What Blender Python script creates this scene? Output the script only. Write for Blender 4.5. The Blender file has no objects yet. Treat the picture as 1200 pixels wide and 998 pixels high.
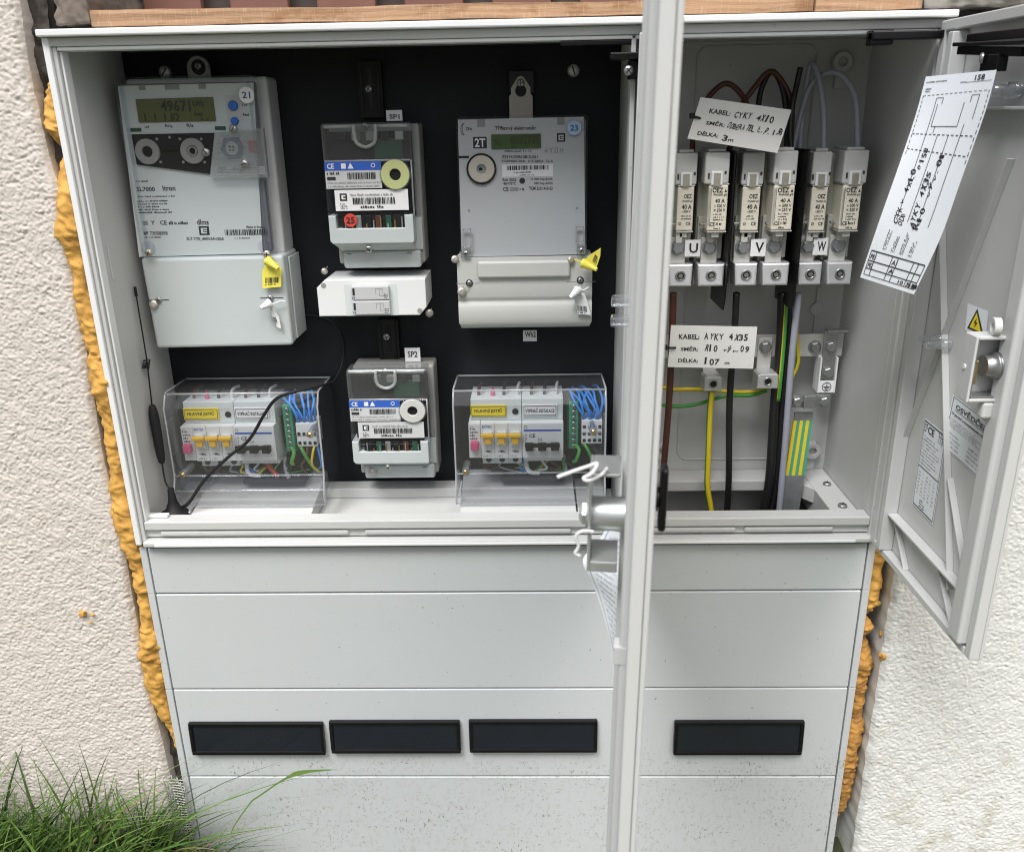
import bpy, bmesh, math, random
from mathutils import Vector, Matrix, noise
R = math.radians
random.seed(7)
sc = bpy.context.scene
C = sc.collection

# ------------------------------------------------------------------ camera, sky, sun, exposure
CAMP = Vector((0.5027, -0.9578, 0.4986))
F, PITCH, YAW, ROLL = 997.4, 0.3457, 0.0257, -0.0189
_cp, _sp, _cy, _sy = math.cos(PITCH), math.sin(PITCH), math.cos(YAW), math.sin(YAW)
FWD = Vector((-_sy*_cp, _cy*_cp, -_sp))
_r = Vector((_cy, _sy, 0)); _u = _r.cross(FWD)
RT = math.cos(ROLL)*_r + math.sin(ROLL)*_u
UP = -math.sin(ROLL)*_r + math.cos(ROLL)*_u
cam = bpy.data.cameras.new('camera'); cam_o = bpy.data.objects.new('camera', cam); C.objects.link(cam_o)
cam_o.matrix_world = Matrix(((RT.x, UP.x, -FWD.x, CAMP.x), (RT.y, UP.y, -FWD.y, CAMP.y), (RT.z, UP.z, -FWD.z, CAMP.z), (0, 0, 0, 1)))
cam.sensor_width = 36; cam.lens = 36*F/1200; cam.clip_start = 0.01; cam.clip_end = 500
cam.dof.use_dof = True; cam.dof.focus_distance = 1.08; cam.dof.aperture_fstop = 15
sc.camera = cam_o

SUN_EL, SUN_AZ = 58, -30          # overcast: a broad soft sun high behind the photographer's left
w = bpy.data.worlds.new('World'); sc.world = w; w.use_nodes = True
nt = w.node_tree; bg = nt.nodes['Background']
sky = nt.nodes.new('ShaderNodeTexSky'); sky.sky_type = 'NISHITA'; sky.sun_disc = False
sky.sun_elevation = R(SUN_EL); sky.sun_rotation = R(180+SUN_AZ); sky.dust_density = 6; sky.air_density = 0.7; sky.ozone_density = 0.6
hs = nt.nodes.new('ShaderNodeHueSaturation'); hs.inputs['Saturation'].default_value = 0.6
nt.links.new(sky.outputs[0], hs.inputs['Color']); nt.links.new(hs.outputs[0], bg.inputs[0]); bg.inputs[1].default_value = 0.10
sl = bpy.data.lights.new('sun', 'SUN'); sl.energy = 2.3; sl.angle = R(24); sl.color = (1, .99, .985)
so = bpy.data.objects.new('sun', sl); C.objects.link(so)
_d = Vector((math.sin(R(SUN_AZ))*math.cos(R(SUN_EL)), -math.cos(R(SUN_AZ))*math.cos(R(SUN_EL)), math.sin(R(SUN_EL))))
so.rotation_euler = _d.to_track_quat('Z', 'Y').to_euler()
sc.view_settings.view_transform = 'Standard'; sc.view_settings.look = 'None'; sc.view_settings.gamma = 1
sc.view_settings.exposure = 0.68
sc.cycles.filter_width = 1.1; sc.cycles.max_bounces = 10; sc.cycles.transparent_max_bounces = 24

# ------------------------------------------------------------------ helpers
def ray(px, py): return FWD*F + RT*(px-600) + UP*(499-py)
def at(px, py, Y):
    d = ray(px, py); return CAMP + d*((Y-CAMP.y)/d.y)
def atx(px, py, X):
    d = ray(px, py); return CAMP + d*((X-CAMP.x)/d.x)
def V(*a): return Vector(a)

class B:
    def __init__(s): s.v, s.f, s.mi, s.sm, s.ms, s.M = [], [], [], [], [], None
    def mat(s, m):
        if m not in s.ms: s.ms.append(m)
        return s.ms.index(m)
    def add(s, vs, fs, m, smooth=False):
        o = len(s.v)
        s.v += [(s.M @ Vector(p)) if s.M else Vector(p) for p in vs]
        if isinstance(m, list): s.mi += [s.mat(q) for q in m]
        else: s.mi += [s.mat(m)]*len(fs)
        s.f += [tuple(i+o for i in f) for f in fs]; s.sm += [smooth]*len(fs)
        return s
    def from_bm(s, bm, m, smooth=False):
        bm.verts.index_update()
        s.add([v.co.copy() for v in bm.verts], [[v.index for v in f.verts] for f in bm.faces], m, smooth); bm.free(); return s
    def box(s, x0, x1, y0, y1, z0, z1, m, bev=0.0, seg=2):
        bm = bmesh.new(); bmesh.ops.create_cube(bm, size=1)
        for v in bm.verts: v.co = V((x0+x1)/2+v.co.x*(x1-x0), (y0+y1)/2+v.co.y*(y1-y0), (z0+z1)/2+v.co.z*(z1-z0))
        if bev: bmesh.ops.bevel(bm, geom=bm.edges[:], offset=bev, segments=seg, profile=.5, affect='EDGES')
        return s.from_bm(bm, m)
    def hull(s, p8, m, bev=0.0, seg=2):
        # eight corners: front quad then back quad, same order
        bm = bmesh.new(); vs = [bm.verts.new(p) for p in p8]
        for q in ((0,1,2,3), (7,6,5,4), (0,4,5,1), (1,5,6,2), (2,6,7,3), (3,7,4,0)): bm.faces.new([vs[i] for i in q])
        bmesh.ops.recalc_face_normals(bm, faces=bm.faces[:])
        if bev: bmesh.ops.bevel(bm, geom=bm.edges[:], offset=bev, segments=seg, profile=.5, affect='EDGES')
        return s.from_bm(bm, m)
    def prism(s, pts, d, m, bev=0.0, seg=2):
        # polygon (3-D points) extruded by vector d
        bm = bmesh.new(); a = [bm.verts.new(p) for p in pts]; b = [bm.verts.new(Vector(p)+d) for p in pts]; n = len(pts)
        bm.faces.new(a); bm.faces.new(b[::-1])
        for i in range(n): bm.faces.new((a[i], b[i], b[(i+1) % n], a[(i+1) % n]))
        bmesh.ops.recalc_face_normals(bm, faces=bm.faces[:])
        if bev:
            ed = [e for e in bm.edges if (e.verts[0] in a) and (e.verts[1] in a)]
            bmesh.ops.bevel(bm, geom=ed, offset=bev, segments=seg, profile=.5, affect='EDGES')
        return s.from_bm(bm, m)
    def ppoly(s, px, Y0, Y1, m, bev=0.0):      # outline seen on the plane y=Y0, given real depth to Y1
        return s.prism([at(a, b, Y0) for a, b in px], V(0, Y1-Y0, 0), m, bev)
    def prect(s, r, Y0, Y1, m, bev=0.0):
        a = at(r[0], r[3], Y0); b = at(r[2], r[1], Y0)
        return s.box(a.x, b.x, Y0, Y1, a.z, b.z, m, bev)
    def tube(s, pts, r, m, n=10, sub=6, twist=0.0):
        P = spline([Vector(p) for p in pts], sub) if sub > 1 else [Vector(p) for p in pts]
        L = len(P); rr = r if callable(r) else (lambda t: r)
        vs, fs, ml = [], [], []; prev = None
        for i, p in enumerate(P):
            t = (P[min(i+1, L-1)]-P[max(i-1, 0)]).normalized()
            if prev is None:
                a = t.orthogonal().normalized()
            else:
                a = (prev - t*prev.dot(t)).normalized()
            prev = a; b = t.cross(a); q = rr(i/max(1, L-1))
            for k in range(n):
                an = 2*math.pi*k/n + twist*i/max(1, L-1)
                vs.append(p + (a*math.cos(an)+b*math.sin(an))*q)
        for i in range(L-1):
            for k in range(n):
                fs.append((i*n+k, i*n+(k+1) % n, (i+1)*n+(k+1) % n, (i+1)*n+k))
                if isinstance(m, tuple): ml.append(m[0] if (k*2//n) % 2 == 0 else m[1])
        fs.append(tuple(range(n))[::-1]); fs.append(tuple((L-1)*n+k for k in range(n)))
        if isinstance(m, tuple): ml += [m[0], m[0]]
        return s.add(vs, fs, ml if ml else m, True)
    def lathe(s, p0, ax, prof, m, n=24, smooth=True):
        # prof: list of (distance along axis, radius)
        ax = Vector(ax).normalized(); a = ax.orthogonal().normalized(); b = ax.cross(a); p0 = Vector(p0)
        vs, fs = [], []
        for t, r in prof:
            for k in range(n):
                an = 2*math.pi*(k+.5)/n; vs.append(p0+ax*t+(a*math.cos(an)+b*math.sin(an))*max(r, 1e-5))
        for i in range(len(prof)-1):
            for k in range(n): fs.append((i*n+k, i*n+(k+1) % n, (i+1)*n+(k+1) % n, (i+1)*n+k))
        s.add(vs, fs, m, smooth)
        s.add([vs[(len(prof)-1)*n+k] for k in range(n)], [tuple(range(n))], m); s.add([vs[k] for k in range(n)], [tuple(range(n))[::-1]], m)
        return s
    def disc(s, c, r, h, m, ax=(0, -1, 0), n=28):   # short cylinder rising from c along ax
        return s.lathe(c, ax, [(0, r), (h*.85, r), (h, r*.96)], m, n, False)
    def ring(s, c, r0, r1, h, m, ax=(0, -1, 0), n=32):
        e = min(.0006, (r1-r0)*.2)
        ax = Vector(ax).normalized(); a = ax.orthogonal().normalized(); b = ax.cross(a); c = Vector(c); vs, fs = [], []
        pr = [(0, r1), (h-e, r1), (h, r1-e), (h, r0+e), (h-e, r0), (0, r0)]
        for t, r in pr:
            for k in range(n):
                an = 2*math.pi*k/n; vs.append(c+ax*t+(a*math.cos(an)+b*math.sin(an))*r)
        for i in range(5):
            for k in range(n): fs.append((i*n+k, i*n+(k+1) % n, (i+1)*n+(k+1) % n, (i+1)*n+k))
        return s.add(vs, fs, m, False)
    def screw(s, c, r, m, ax=(0, -1, 0), slot='x'):
        ax = Vector(ax).normalized()
        s.lathe(c, ax, [(0, r), (r*.35, r), (r*.6, r*.8), (r*.7, r*.4)], m, 18)
        a = ax.orthogonal().normalized(); b = ax.cross(a); an = random.random()*3
        for k in range(2 if slot == 'x' else 1):
            u = a*math.cos(an+k*math.pi/2)+b*math.sin(an+k*math.pi/2); q = u.cross(ax); c2 = Vector(c)+ax*r*.72
            s.add([c2-u*r*.7-q*r*.12, c2+u*r*.7-q*r*.12, c2+u*r*.7+q*r*.12, c2-u*r*.7+q*r*.12], [(0, 1, 2, 3)], M_['slot'])
        return s
    def bolt(s, c, r, m, ax=(0, -1, 0)):
        ax = Vector(ax).normalized()
        s.lathe(c, ax, [(0, r*1.25), (r*.18, r*1.25)], m, 20, False)
        s.lathe(Vector(c)+ax*r*.18, ax, [(0, r), (r*.6, r), (r*.72, r*.86)], m, 6, False)
        return s
    def quad(s, a, b, c, d, m): return s.add([a, b, c, d], [(0, 1, 2, 3)], m)
    def text(s, st, O, U, W, m, sx=1):
        vs, fs = glyphs(st)
        return s.add([Vector(O)+U*p[0]+W*p[1] for p in vs], fs, m)
    def tx(s, st, r, Y, m, e=.0003):           # lettering filling a rectangle on the plane y=Y
        O = at(r[0], r[3], Y); X = at(r[2], r[3], Y); T = at(r[0], r[1], Y)
        O.y = X.y = T.y = Y-e
        return s.text(st, O, X-O, V(0, 0, T.z-O.z), m)
    def rc(s, r, Y, m, e=.0002):                # flat print on the plane y=Y
        a = at(r[0], r[3], Y); b = at(r[2], r[1], Y)
        return s.quad(V(a.x, Y-e, a.z), V(b.x, Y-e, a.z), V(b.x, Y-e, b.z), V(a.x, Y-e, b.z), m)
    def bars(s, O, U, W, m, n=40, seed=1):
        rnd = random.Random(seed); x = 0; ws = []
        while x < 1:
            b = rnd.choice((1, 1, 2, 3))/(n*2.2); g = rnd.choice((1, 1, 2))/(n*2.2)
            if x+b > 1: break
            ws.append((x, x+b)); x += b+g
        for a, b in ws: s.quad(O+U*a, O+U*b, O+U*b+W, O+U*a+W, m)
        return s
    def pbars(s, r, Y, m, n=40, seed=1, e=.0003):
        a = at(r[0], r[3], Y); b = at(r[2], r[1], Y)
        return s.bars(V(a.x, Y-e, a.z), V(b.x-a.x, 0, 0), V(0, 0, b.z-a.z), m, n, seed)
    def lines(s, O, U, W, m, rows, seed=1, fill=.9, h=.5, cw=None):
        # rows of print too small to read, as short strokes
        rnd = random.Random(seed); cw = cw or .016
        for i in range(rows):
            y = 1-(i+.75)/rows; x = 0; end = fill*(.55+.45*rnd.random())
            while x < end:
                wd = cw*rnd.choice((.6, .8, 1, 1)); hh = h/rows*rnd.choice((.6, .75, 1))
                a = O+U*x+W*y; s.quad(a, a+U*wd, a+U*wd+W*hh, a+W*hh, m); x += wd+cw*rnd.choice((.3, .35, .4, 1.3))
        return s
    def plines(s, r, Y, m, rows, seed=1, fill=.95, cw=None, e=.0003):
        a = at(r[0], r[3], Y); b = at(r[2], r[1], Y)
        return s.lines(V(a.x, Y-e, a.z), V(b.x-a.x, 0, 0), V(0, 0, b.z-a.z), m, rows, seed, fill, .55, cw or 1.3/(r[2]-r[0]))
    def build(s, name, parent=None, kind=None, label=None):
        me = bpy.data.meshes.new(name); off = world_loc(parent) if parent else V(0, 0, 0)
        me.from_pydata([tuple(p-off) for p in s.v], [], s.f)
        for m in s.ms: me.materials.append(m)
        me.polygons.foreach_set('material_index', s.mi); me.polygons.foreach_set('use_smooth', s.sm); me.update()
        o = bpy.data.objects.new(name, me); C.objects.link(o)
        if parent: o.parent = parent
        if kind: o['kind'] = kind
        if label: o['label'] = label
        return o
def world_loc(o):
    p = V(0, 0, 0)
    while o: p += o.location; o = o.parent
    return p
def spline(P, sub):
    out = []
    for i in range(len(P)-1):
        p0, p1, p2, p3 = P[max(i-1, 0)], P[i], P[i+1], P[min(i+2, len(P)-1)]
        for k in range(sub):
            t = k/sub
            out.append(.5*((2*p1)+(p2-p0)*t+(2*p0-5*p1+4*p2-p3)*t*t+(3*p1-p0-3*p2+p3)*t**3))
    out.append(P[-1]); return out
_g = {}
def glyphs(st):
    if st not in _g:
        cu = bpy.data.curves.new('t', 'FONT'); cu.body = st; cu.resolution_u = 2; cu.offset = .022
        o = bpy.data.objects.new('t', cu); me = bpy.data.meshes.new_from_object(o)
        vs = [tuple(v.co) for v in me.vertices]; fs = [tuple(p.vertices) for p in me.polygons]
        x0 = min(v[0] for v in vs); x1 = max(v[0] for v in vs); y0 = min(v[1] for v in vs); y1 = max(v[1] for v in vs)
        dx = max(x1-x0, 1e-4); dy = max(y1-y0, 1e-4)
        _g[st] = ([((a-x0)/dx, (b-y0)/dy) for a, b, c in vs], fs)
        bpy.data.objects.remove(o); bpy.data.curves.remove(cu); bpy.data.meshes.remove(me)
    return _g[st]
def hand(b, st, O, U, W, m, seed=1):           # handwritten characters, each a little off
    rnd = random.Random(seed); n = len(st); U = Vector(U); W = Vector(W)
    for i, ch in enumerate(st):
        if ch == ' ': continue
        wd = .9/n*(.85+.2*rnd.random())
        if ch in '1.,:I': wd *= .45
        h = (.35 if ch in 'mnvy' else .18 if ch == '.' else 1)*(.85+.3*rnd.random())
        o = O+U*((i+.1)/n)+W*(rnd.uniform(-.1, .1))
        tilt = rnd.uniform(-.02, .10)
        b.text(ch, o, U*wd+W*rnd.uniform(-.12, .12)*wd*2, W*h+U*tilt*.4, m)
def thing(name, label, cat, loc=(0, 0, 0), group=None):
    o = bpy.data.objects.new(name, None); C.objects.link(o); o.location = loc; o.empty_display_size = .02
    return tag(o, label, cat, group)
def tag(o, label, cat, group=None):
    o['label'] = label; o['category'] = cat
    if group: o['group'] = group
    return o
def one(b, name, label, cat, loc=None, group=None):   # a thing that is a single mesh, origin at its middle
    n = len(b.v); c = sum(b.v, V(0, 0, 0))/n if loc is None else Vector(loc)
    b.v = [p-c for p in b.v]; o = b.build(name); o.location = c
    return tag(o, label, cat, group)

# ------------------------------------------------------------------ materials
M_ = {}
def mat(name, col, rough=.5, metal=0, var=.06, vs=40, bump=0, bs=300, spec=.5, coat=0, rvar=.08):
    m = bpy.data.materials.new(name); m.use_nodes = True; n = m.node_tree; p = n.nodes['Principled BSDF']; L = n.links.new
    p.inputs['Roughness'].default_value = rough; p.inputs['Metallic'].default_value = metal
    p.inputs['Specular IOR Level'].default_value = spec; p.inputs['Coat Weight'].default_value = coat
    tc = n.nodes.new('ShaderNodeTexCoord')
    nz = n.nodes.new('ShaderNodeTexNoise'); nz.inputs['Scale'].default_value = vs; nz.inputs['Detail'].default_value = 6
    L(tc.outputs['Object'], nz.inputs['Vector'])
    mx = n.nodes.new('ShaderNodeMix'); mx.data_type = 'RGBA'
    mx.inputs[6].default_value = tuple(max(0, c*(1-var)) for c in col)+(1,); mx.inputs[7].default_value = tuple(min(1, c*(1+var)) for c in col)+(1,)
    L(nz.outputs['Fac'], mx.inputs[0]); L(mx.outputs[2], p.inputs['Base Color'])
    mr = n.nodes.new('ShaderNodeMapRange'); mr.inputs['To Min'].default_value = max(0, rough-rvar); mr.inputs['To Max'].default_value = min(1, rough+rvar)
    L(nz.outputs['Fac'], mr.inputs['Value']); L(mr.outputs[0], p.inputs['Roughness'])
    if bump:
        n2 = n.nodes.new('ShaderNodeTexNoise'); n2.inputs['Scale'].default_value = bs; n2.inputs['Detail'].default_value = 4; L(tc.outputs['Object'], n2.inputs['Vector'])
        bp = n.nodes.new('ShaderNodeBump'); bp.inputs['Strength'].default_value = bump; bp.inputs['Distance'].default_value = .001
        L(n2.outputs['Fac'], bp.inputs['Height']); L(bp.outputs[0], p.inputs['Normal'])
    M_[name] = m; return m
def dirty(m, col, lo, hi, scale, stretch=(1, 1, 1), amt=.8, zmask=None, clump=0):
    # specks and smears of dirt over a material, with shapes of their own
    n = m.node_tree; p = n.nodes['Principled BSDF']; L = n.links.new
    src = p.inputs['Base Color'].links[0].from_socket
    g = n.nodes.new('ShaderNodeNewGeometry'); mp = n.nodes.new('ShaderNodeMapping'); mp.inputs['Scale'].default_value = stretch
    L(g.outputs['Position'], mp.inputs['Vector'])
    nz = n.nodes.new('ShaderNodeTexNoise'); nz.inputs['Scale'].default_value = scale; nz.inputs['Detail'].default_value = 5; nz.inputs['Roughness'].default_value = .65
    L(mp.outputs[0], nz.inputs['Vector'])
    r = n.nodes.new('ShaderNodeMapRange'); r.inputs['From Min'].default_value = lo; r.inputs['From Max'].default_value = hi; r.inputs['To Max'].default_value = amt
    L(nz.outputs['Fac'], r.inputs['Value']); fac = r.outputs[0]
    if clump:
        n3 = n.nodes.new('ShaderNodeTexNoise'); n3.inputs['Scale'].default_value = clump; n3.inputs['Detail'].default_value = 3; L(g.outputs['Position'], n3.inputs['Vector'])
        r3 = n.nodes.new('ShaderNodeMapRange'); r3.inputs['From Min'].default_value = .42; r3.inputs['From Max'].default_value = .62; L(n3.outputs['Fac'], r3.inputs['Value'])
        m3 = n.nodes.new('ShaderNodeMath'); m3.operation = 'MULTIPLY'; L(fac, m3.inputs[0]); L(r3.outputs[0], m3.inputs[1]); fac = m3.outputs[0]
    if zmask:
        sp = n.nodes.new('ShaderNodeSeparateXYZ'); L(g.outputs['Position'], sp.inputs[0])
        cr = n.nodes.new('ShaderNodeValToRGB'); z0, z1, st = zmask
        q = n.nodes.new('ShaderNodeMapRange'); q.inputs['From Min'].default_value = z0; q.inputs['From Max'].default_value = z1; L(sp.outputs['Z'], q.inputs['Value'])
        while len(cr.color_ramp.elements) < len(st): cr.color_ramp.elements.new(.5)
        for e, (a, v) in zip(cr.color_ramp.elements, st): e.position = a; e.color = (v, v, v, 1)
        L(q.outputs[0], cr.inputs[0])
        mu = n.nodes.new('ShaderNodeMath'); mu.operation = 'MULTIPLY'; L(fac, mu.inputs[0]); L(cr.outputs[0], mu.inputs[1]); fac = mu.outputs[0]
    mx = n.nodes.new('ShaderNodeMix'); mx.data_type = 'RGBA'; L(fac, mx.inputs[0]); L(src, mx.inputs[6]); mx.inputs[7].default_value = col+(1,)
    L(mx.outputs[2], p.inputs['Base Color']); return m
def clear(name, tint, gl=.12, rough=.06, haze=0):
    m = bpy.data.materials.new(name); m.use_nodes = True; n = m.node_tree; L = n.links.new
    n.nodes.remove(n.nodes['Principled BSDF']); out = n.nodes['Material Output']
    t = n.nodes.new('ShaderNodeBsdfTransparent'); t.inputs[0].default_value = tint+(1,)
    g = n.nodes.new('ShaderNodeBsdfGlossy'); g.inputs['Roughness'].default_value = rough; g.inputs[0].default_value = (.95, .97, 1, 1)
    lw = n.nodes.new('ShaderNodeLayerWeight'); lw.inputs[0].default_value = .35
    mr = n.nodes.new('ShaderNodeMapRange'); mr.inputs['To Min'].default_value = gl*.15; mr.inputs['To Max'].default_value = min(1, gl*4); L(lw.outputs['Facing'], mr.inputs['Value'])
    mx = n.nodes.new('ShaderNodeMixShader'); L(mr.outputs[0], mx.inputs[0]); L(t.outputs[0], mx.inputs[1]); L(g.outputs[0], mx.inputs[2])
    last = mx
    if haze:
        d = n.nodes.new('ShaderNodeBsdfDiffuse'); d.inputs[0].default_value = (.75, .77, .78, 1); m2 = n.nodes.new('ShaderNodeMixShader'); m2.inputs[0].default_value = haze
        L(mx.outputs[0], m2.inputs[1]); L(d.outputs[0], m2.inputs[2]); last = m2
    L(last.outputs[0], out.inputs[0]); M_[name] = m; return m

G = mat('cabinet plastic', (.50, .51, .50), .45, var=.025, vs=14, bump=.05, bs=900)
dirty(G, (.16, .13, .09), .66, .74, 130, amt=.5)
GB = mat('plinth plastic', (.50, .53, .535), .5, var=.03, vs=9, bump=.10, bs=1200)
dirty(GB, (.11, .095, .07), .575, .62, 280, (1, 1, .45), .9, (-.52, 0, [(0, .8), (.26, .65), (.33, .95), (.36, .3), (.5, .06), (.8, .04), (1, .08)]), 17)
dirty(GB, (.12, .10, .075), .60, .64, 210, (.45, 1, 1), .9, (-.52, 0, [(0, .8), (.26, .7), (.33, .95), (.36, .25), (.5, .12), (.8, .1), (1, .12)]), 25)
dirty(GB, (.09, .085, .08), .66, .69, 150, (1, 1, .8), .85)
dirty(GB, (.30, .27, .22), .50, .74, 110, (1.2, 1, .7), .45, (-.52, 0, [(0, .8), (.27, .5), (.33, .75), (.37, .1), (.6, .03), (1, .05)]))
GD = mat('door plastic', (.54, .55, .54), .4, var=.02, vs=12, bump=.04, bs=700)
WHT = mat('white plastic', (.72, .74, .74), .38, var=.02)
TCV = mat('terminal cover plastic', (.47, .515, .515), .42, var=.02, bump=.05, bs=1200)
dirty(TCV, (.2, .19, .16), .70, .76, 90, (1, 1, 1), .5)
FPL = mat('faceplate print', (.60, .65, .64), .4, var=.015)
FPZ = mat('faceplate pale grey', (.50, .515, .52), .35, var=.02)
ZTC = mat('beige grey plastic', (.49, .50, .48), .42, var=.02)
BLK = mat('black panel', (.007, .009, .012), .5, var=.3, vs=12, bump=.08, bs=600, spec=.22)
dirty(BLK, (.02, .023, .027), .60, .8, 24, (1, 1, .6), .6)
BP = mat('black plastic', (.006, .006, .007), .3, var=.2, spec=.3)
BM = mat('matt black', (.010, .010, .011), .6, var=.2, spec=.3)
INK = mat('ink', (.02, .02, .024), .6, var=0)
INKB = mat('blue ink', (.05, .10, .28), .6, var=0)
LABW = mat('white label', (.78, .79, .80), .45, var=.01)
PAP = mat('paper', (.76, .80, .84), .7, var=.02, vs=30)
TAGP = mat('tag card', (.70, .71, .69), .55, var=.03, vs=40)
slot = mat('slot', (.03, .03, .03), .6)
ZN = mat('zinc steel', (.40, .41, .41), .34, .85, var=.2, vs=120)
LCK = mat('bright zinc', (.62, .65, .64), .38, .75, var=.15, vs=80)
ZD = mat('dull galvanised steel', (.36, .38, .39), .5, .85, var=.25, vs=90, bump=.1, bs=400)
TIN = mat('tinned bar', (.56, .56, .53), .42, .2, var=.1, vs=60)
AL = mat('aluminium terminal', (.60, .61, .62), .38, .6, var=.1, vs=100)
BRS = mat('brass screw', (.62, .47, .26), .3, 1, var=.15)
LCD = mat('lcd olive', (.115, .125, .035), .25, var=.03)
LCDG = mat('lcd green', (.055, .10, .025), .25, var=.03)
LCDI = mat('lcd segments', (.03, .035, .012), .3, var=0)
BLUE = mat('blue print', (.03, .11, .50), .45, var=.02)
BBTN = mat('blue button', (.02, .16, .60), .4)
YEL = mat('yellow label', (.85, .68, .02), .45, var=.02)
YLV = mat('yellow lever', (.82, .50, .02), .4)
YSE = mat('yellow seal', (.78, .70, .10), .45)
PNK = mat('pink lever', (.65, .10, .24), .4)
RED = mat('red sticker', (.62, .06, .04), .45)
LBL = mat('pale blue sticker', (.36, .52, .74), .45)
GRN = mat('green terminal', (.03, .28, .15), .4)
PCB = mat('circuit board', (.012, .07, .04), .5, var=.5, vs=150)
BRN = mat('brown insulation', (.085, .028, .016), .42, var=.1)
BKI = mat('black insulation', (.012, .012, .013), .42, var=.15)
GRY = mat('grey insulation', (.33, .35, .41), .42, var=.05)
WIW = mat('white insulation', (.66, .66, .67), .42)
BLI = mat('blue insulation', (.03, .25, .72), .4)
REDI = mat('red insulation', (.50, .05, .03), .4)
YI = mat('yellow insulation', (.72, .55, .02), .42); GI = mat('green insulation', (.06, .32, .05), .42)
CER = mat('fuse ceramic', (.68, .65, .55), .3, var=.04)
RBE = mat('beige rubber', (.42, .40, .35), .55, var=.04)
RGY = mat('grey port ring', (.28, .28, .27), .5, var=.05)
RYG = mat('yellow green ring', (.52, .56, .26), .4, var=.05)
RWH = mat('pale ring', (.56, .57, .54), .4, var=.05)
TRQ = mat('green yellow strap green', (.07, .33, .20), .45)
WINP = mat('dark window pane', (.010, .013, .020), .12, var=.2, spec=.6)
SEAL = mat('crimped seal', (.45, .43, .38), .35, .6, var=.25, vs=300)
BODY = mat('fuse base body', (.42, .42, .38), .45, var=.08, vs=60)
WOOD = mat('sawn wood', (.36, .22, .125), .8, var=.42, vs=20, bump=.5, bs=140)
FNC = mat('fence brown', (.17, .075, .055), .6, var=.2, vs=30, bump=.2, bs=100)
FND = mat('fence dark brown', (.045, .032, .026), .7, var=.2)
CON = mat('concrete', (.25, .235, .21), .9, var=.35, vs=45, bump=.9, bs=90)
CON2 = mat('brown concrete', (.15, .125, .105), .95, var=.4, vs=60, bump=1, bs=120)
COD = mat('dark mortar', (.060, .053, .046), .95, var=.45, vs=60, bump=1, bs=120)
FOAM2 = mat('weathered foam', (.44, .225, .05), .8, var=.3, vs=45, bump=.8, bs=240)
dirty(FOAM2, (.20, .10, .035), .48, .68, 55, (1, 1, 1), .7)
FOAM = mat('orange foam', (.58, .325, .07), .75, var=.22, vs=55, bump=.6, bs=260)
dirty(FOAM, (.34, .15, .03), .52, .70, 48, (1, 1, 1), .7)
dirty(FOAM, (.12, .07, .03), .64, .70, 150, (1, 1, 1), .7)
CLR = clear('clear cover', (.83, .84, .86), .20, .06, .028)
CLD = clear('smoky clear cover', (.91, .92, .94), .07, .08, .004)
FRE = clear('frosted edge', (.75, .77, .77), .2, .2, .32)
LABG = mat('greyed label', (.56, .58, .58), .45, var=.02)  # white label greyed in its colour, for the dimming by the smoky cover
FRO = clear('frosted cover', (.80, .82, .82), .14, .16, .05)
CLP = clear('clear clip', (.88, .89, .90), .22, .1, .10)
# wood grain runs along the board
_n = WOOD.node_tree
_mp = _n.nodes.new('ShaderNodeMapping'); _mp.inputs['Scale'].default_value = (.25, 1, 5)
for k in [q for q in _n.nodes if q.type == 'TEX_NOISE']: _n.links.new(_mp.outputs[0], k.inputs['Vector'])
_n.links.new([q for q in _n.nodes if q.type == 'TEX_COORD'][0].outputs['Object'], _mp.inputs['Vector'])
dirty(WOOD, (.24, .12, .05), .52, .66, 30, (1, 1, 2.5), .75)
dirty(WOOD, (.55, .42, .28), .55, .7, 160, (3, 1, .3), .6)
def stucco(name, col, dcol, amt):
    m = mat(name, col, .9, var=.07, vs=14, bump=.35, bs=900, spec=.2)
    dirty(m, dcol, .58, .8, 22, (1, 1, 1), amt); return m
STL = stucco('warm stucco', (.575, .535, .49), (.45, .38, .30), .35)
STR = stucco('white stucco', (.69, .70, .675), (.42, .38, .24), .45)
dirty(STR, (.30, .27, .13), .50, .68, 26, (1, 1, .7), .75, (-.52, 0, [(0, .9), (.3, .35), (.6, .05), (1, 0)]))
SOIL = mat('soil and turf', (.06, .065, .03), .95, var=.5, vs=30, bump=1, bs=60)

# ------------------------------------------------------------------ ground and walls
b = B(); b.quad(V(-150, -150, -.53), V(150, -150, -.53), V(150, 150, -.53), V(-150, 150, -.53), SOIL); b.build('ground', kind='structure')

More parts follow.
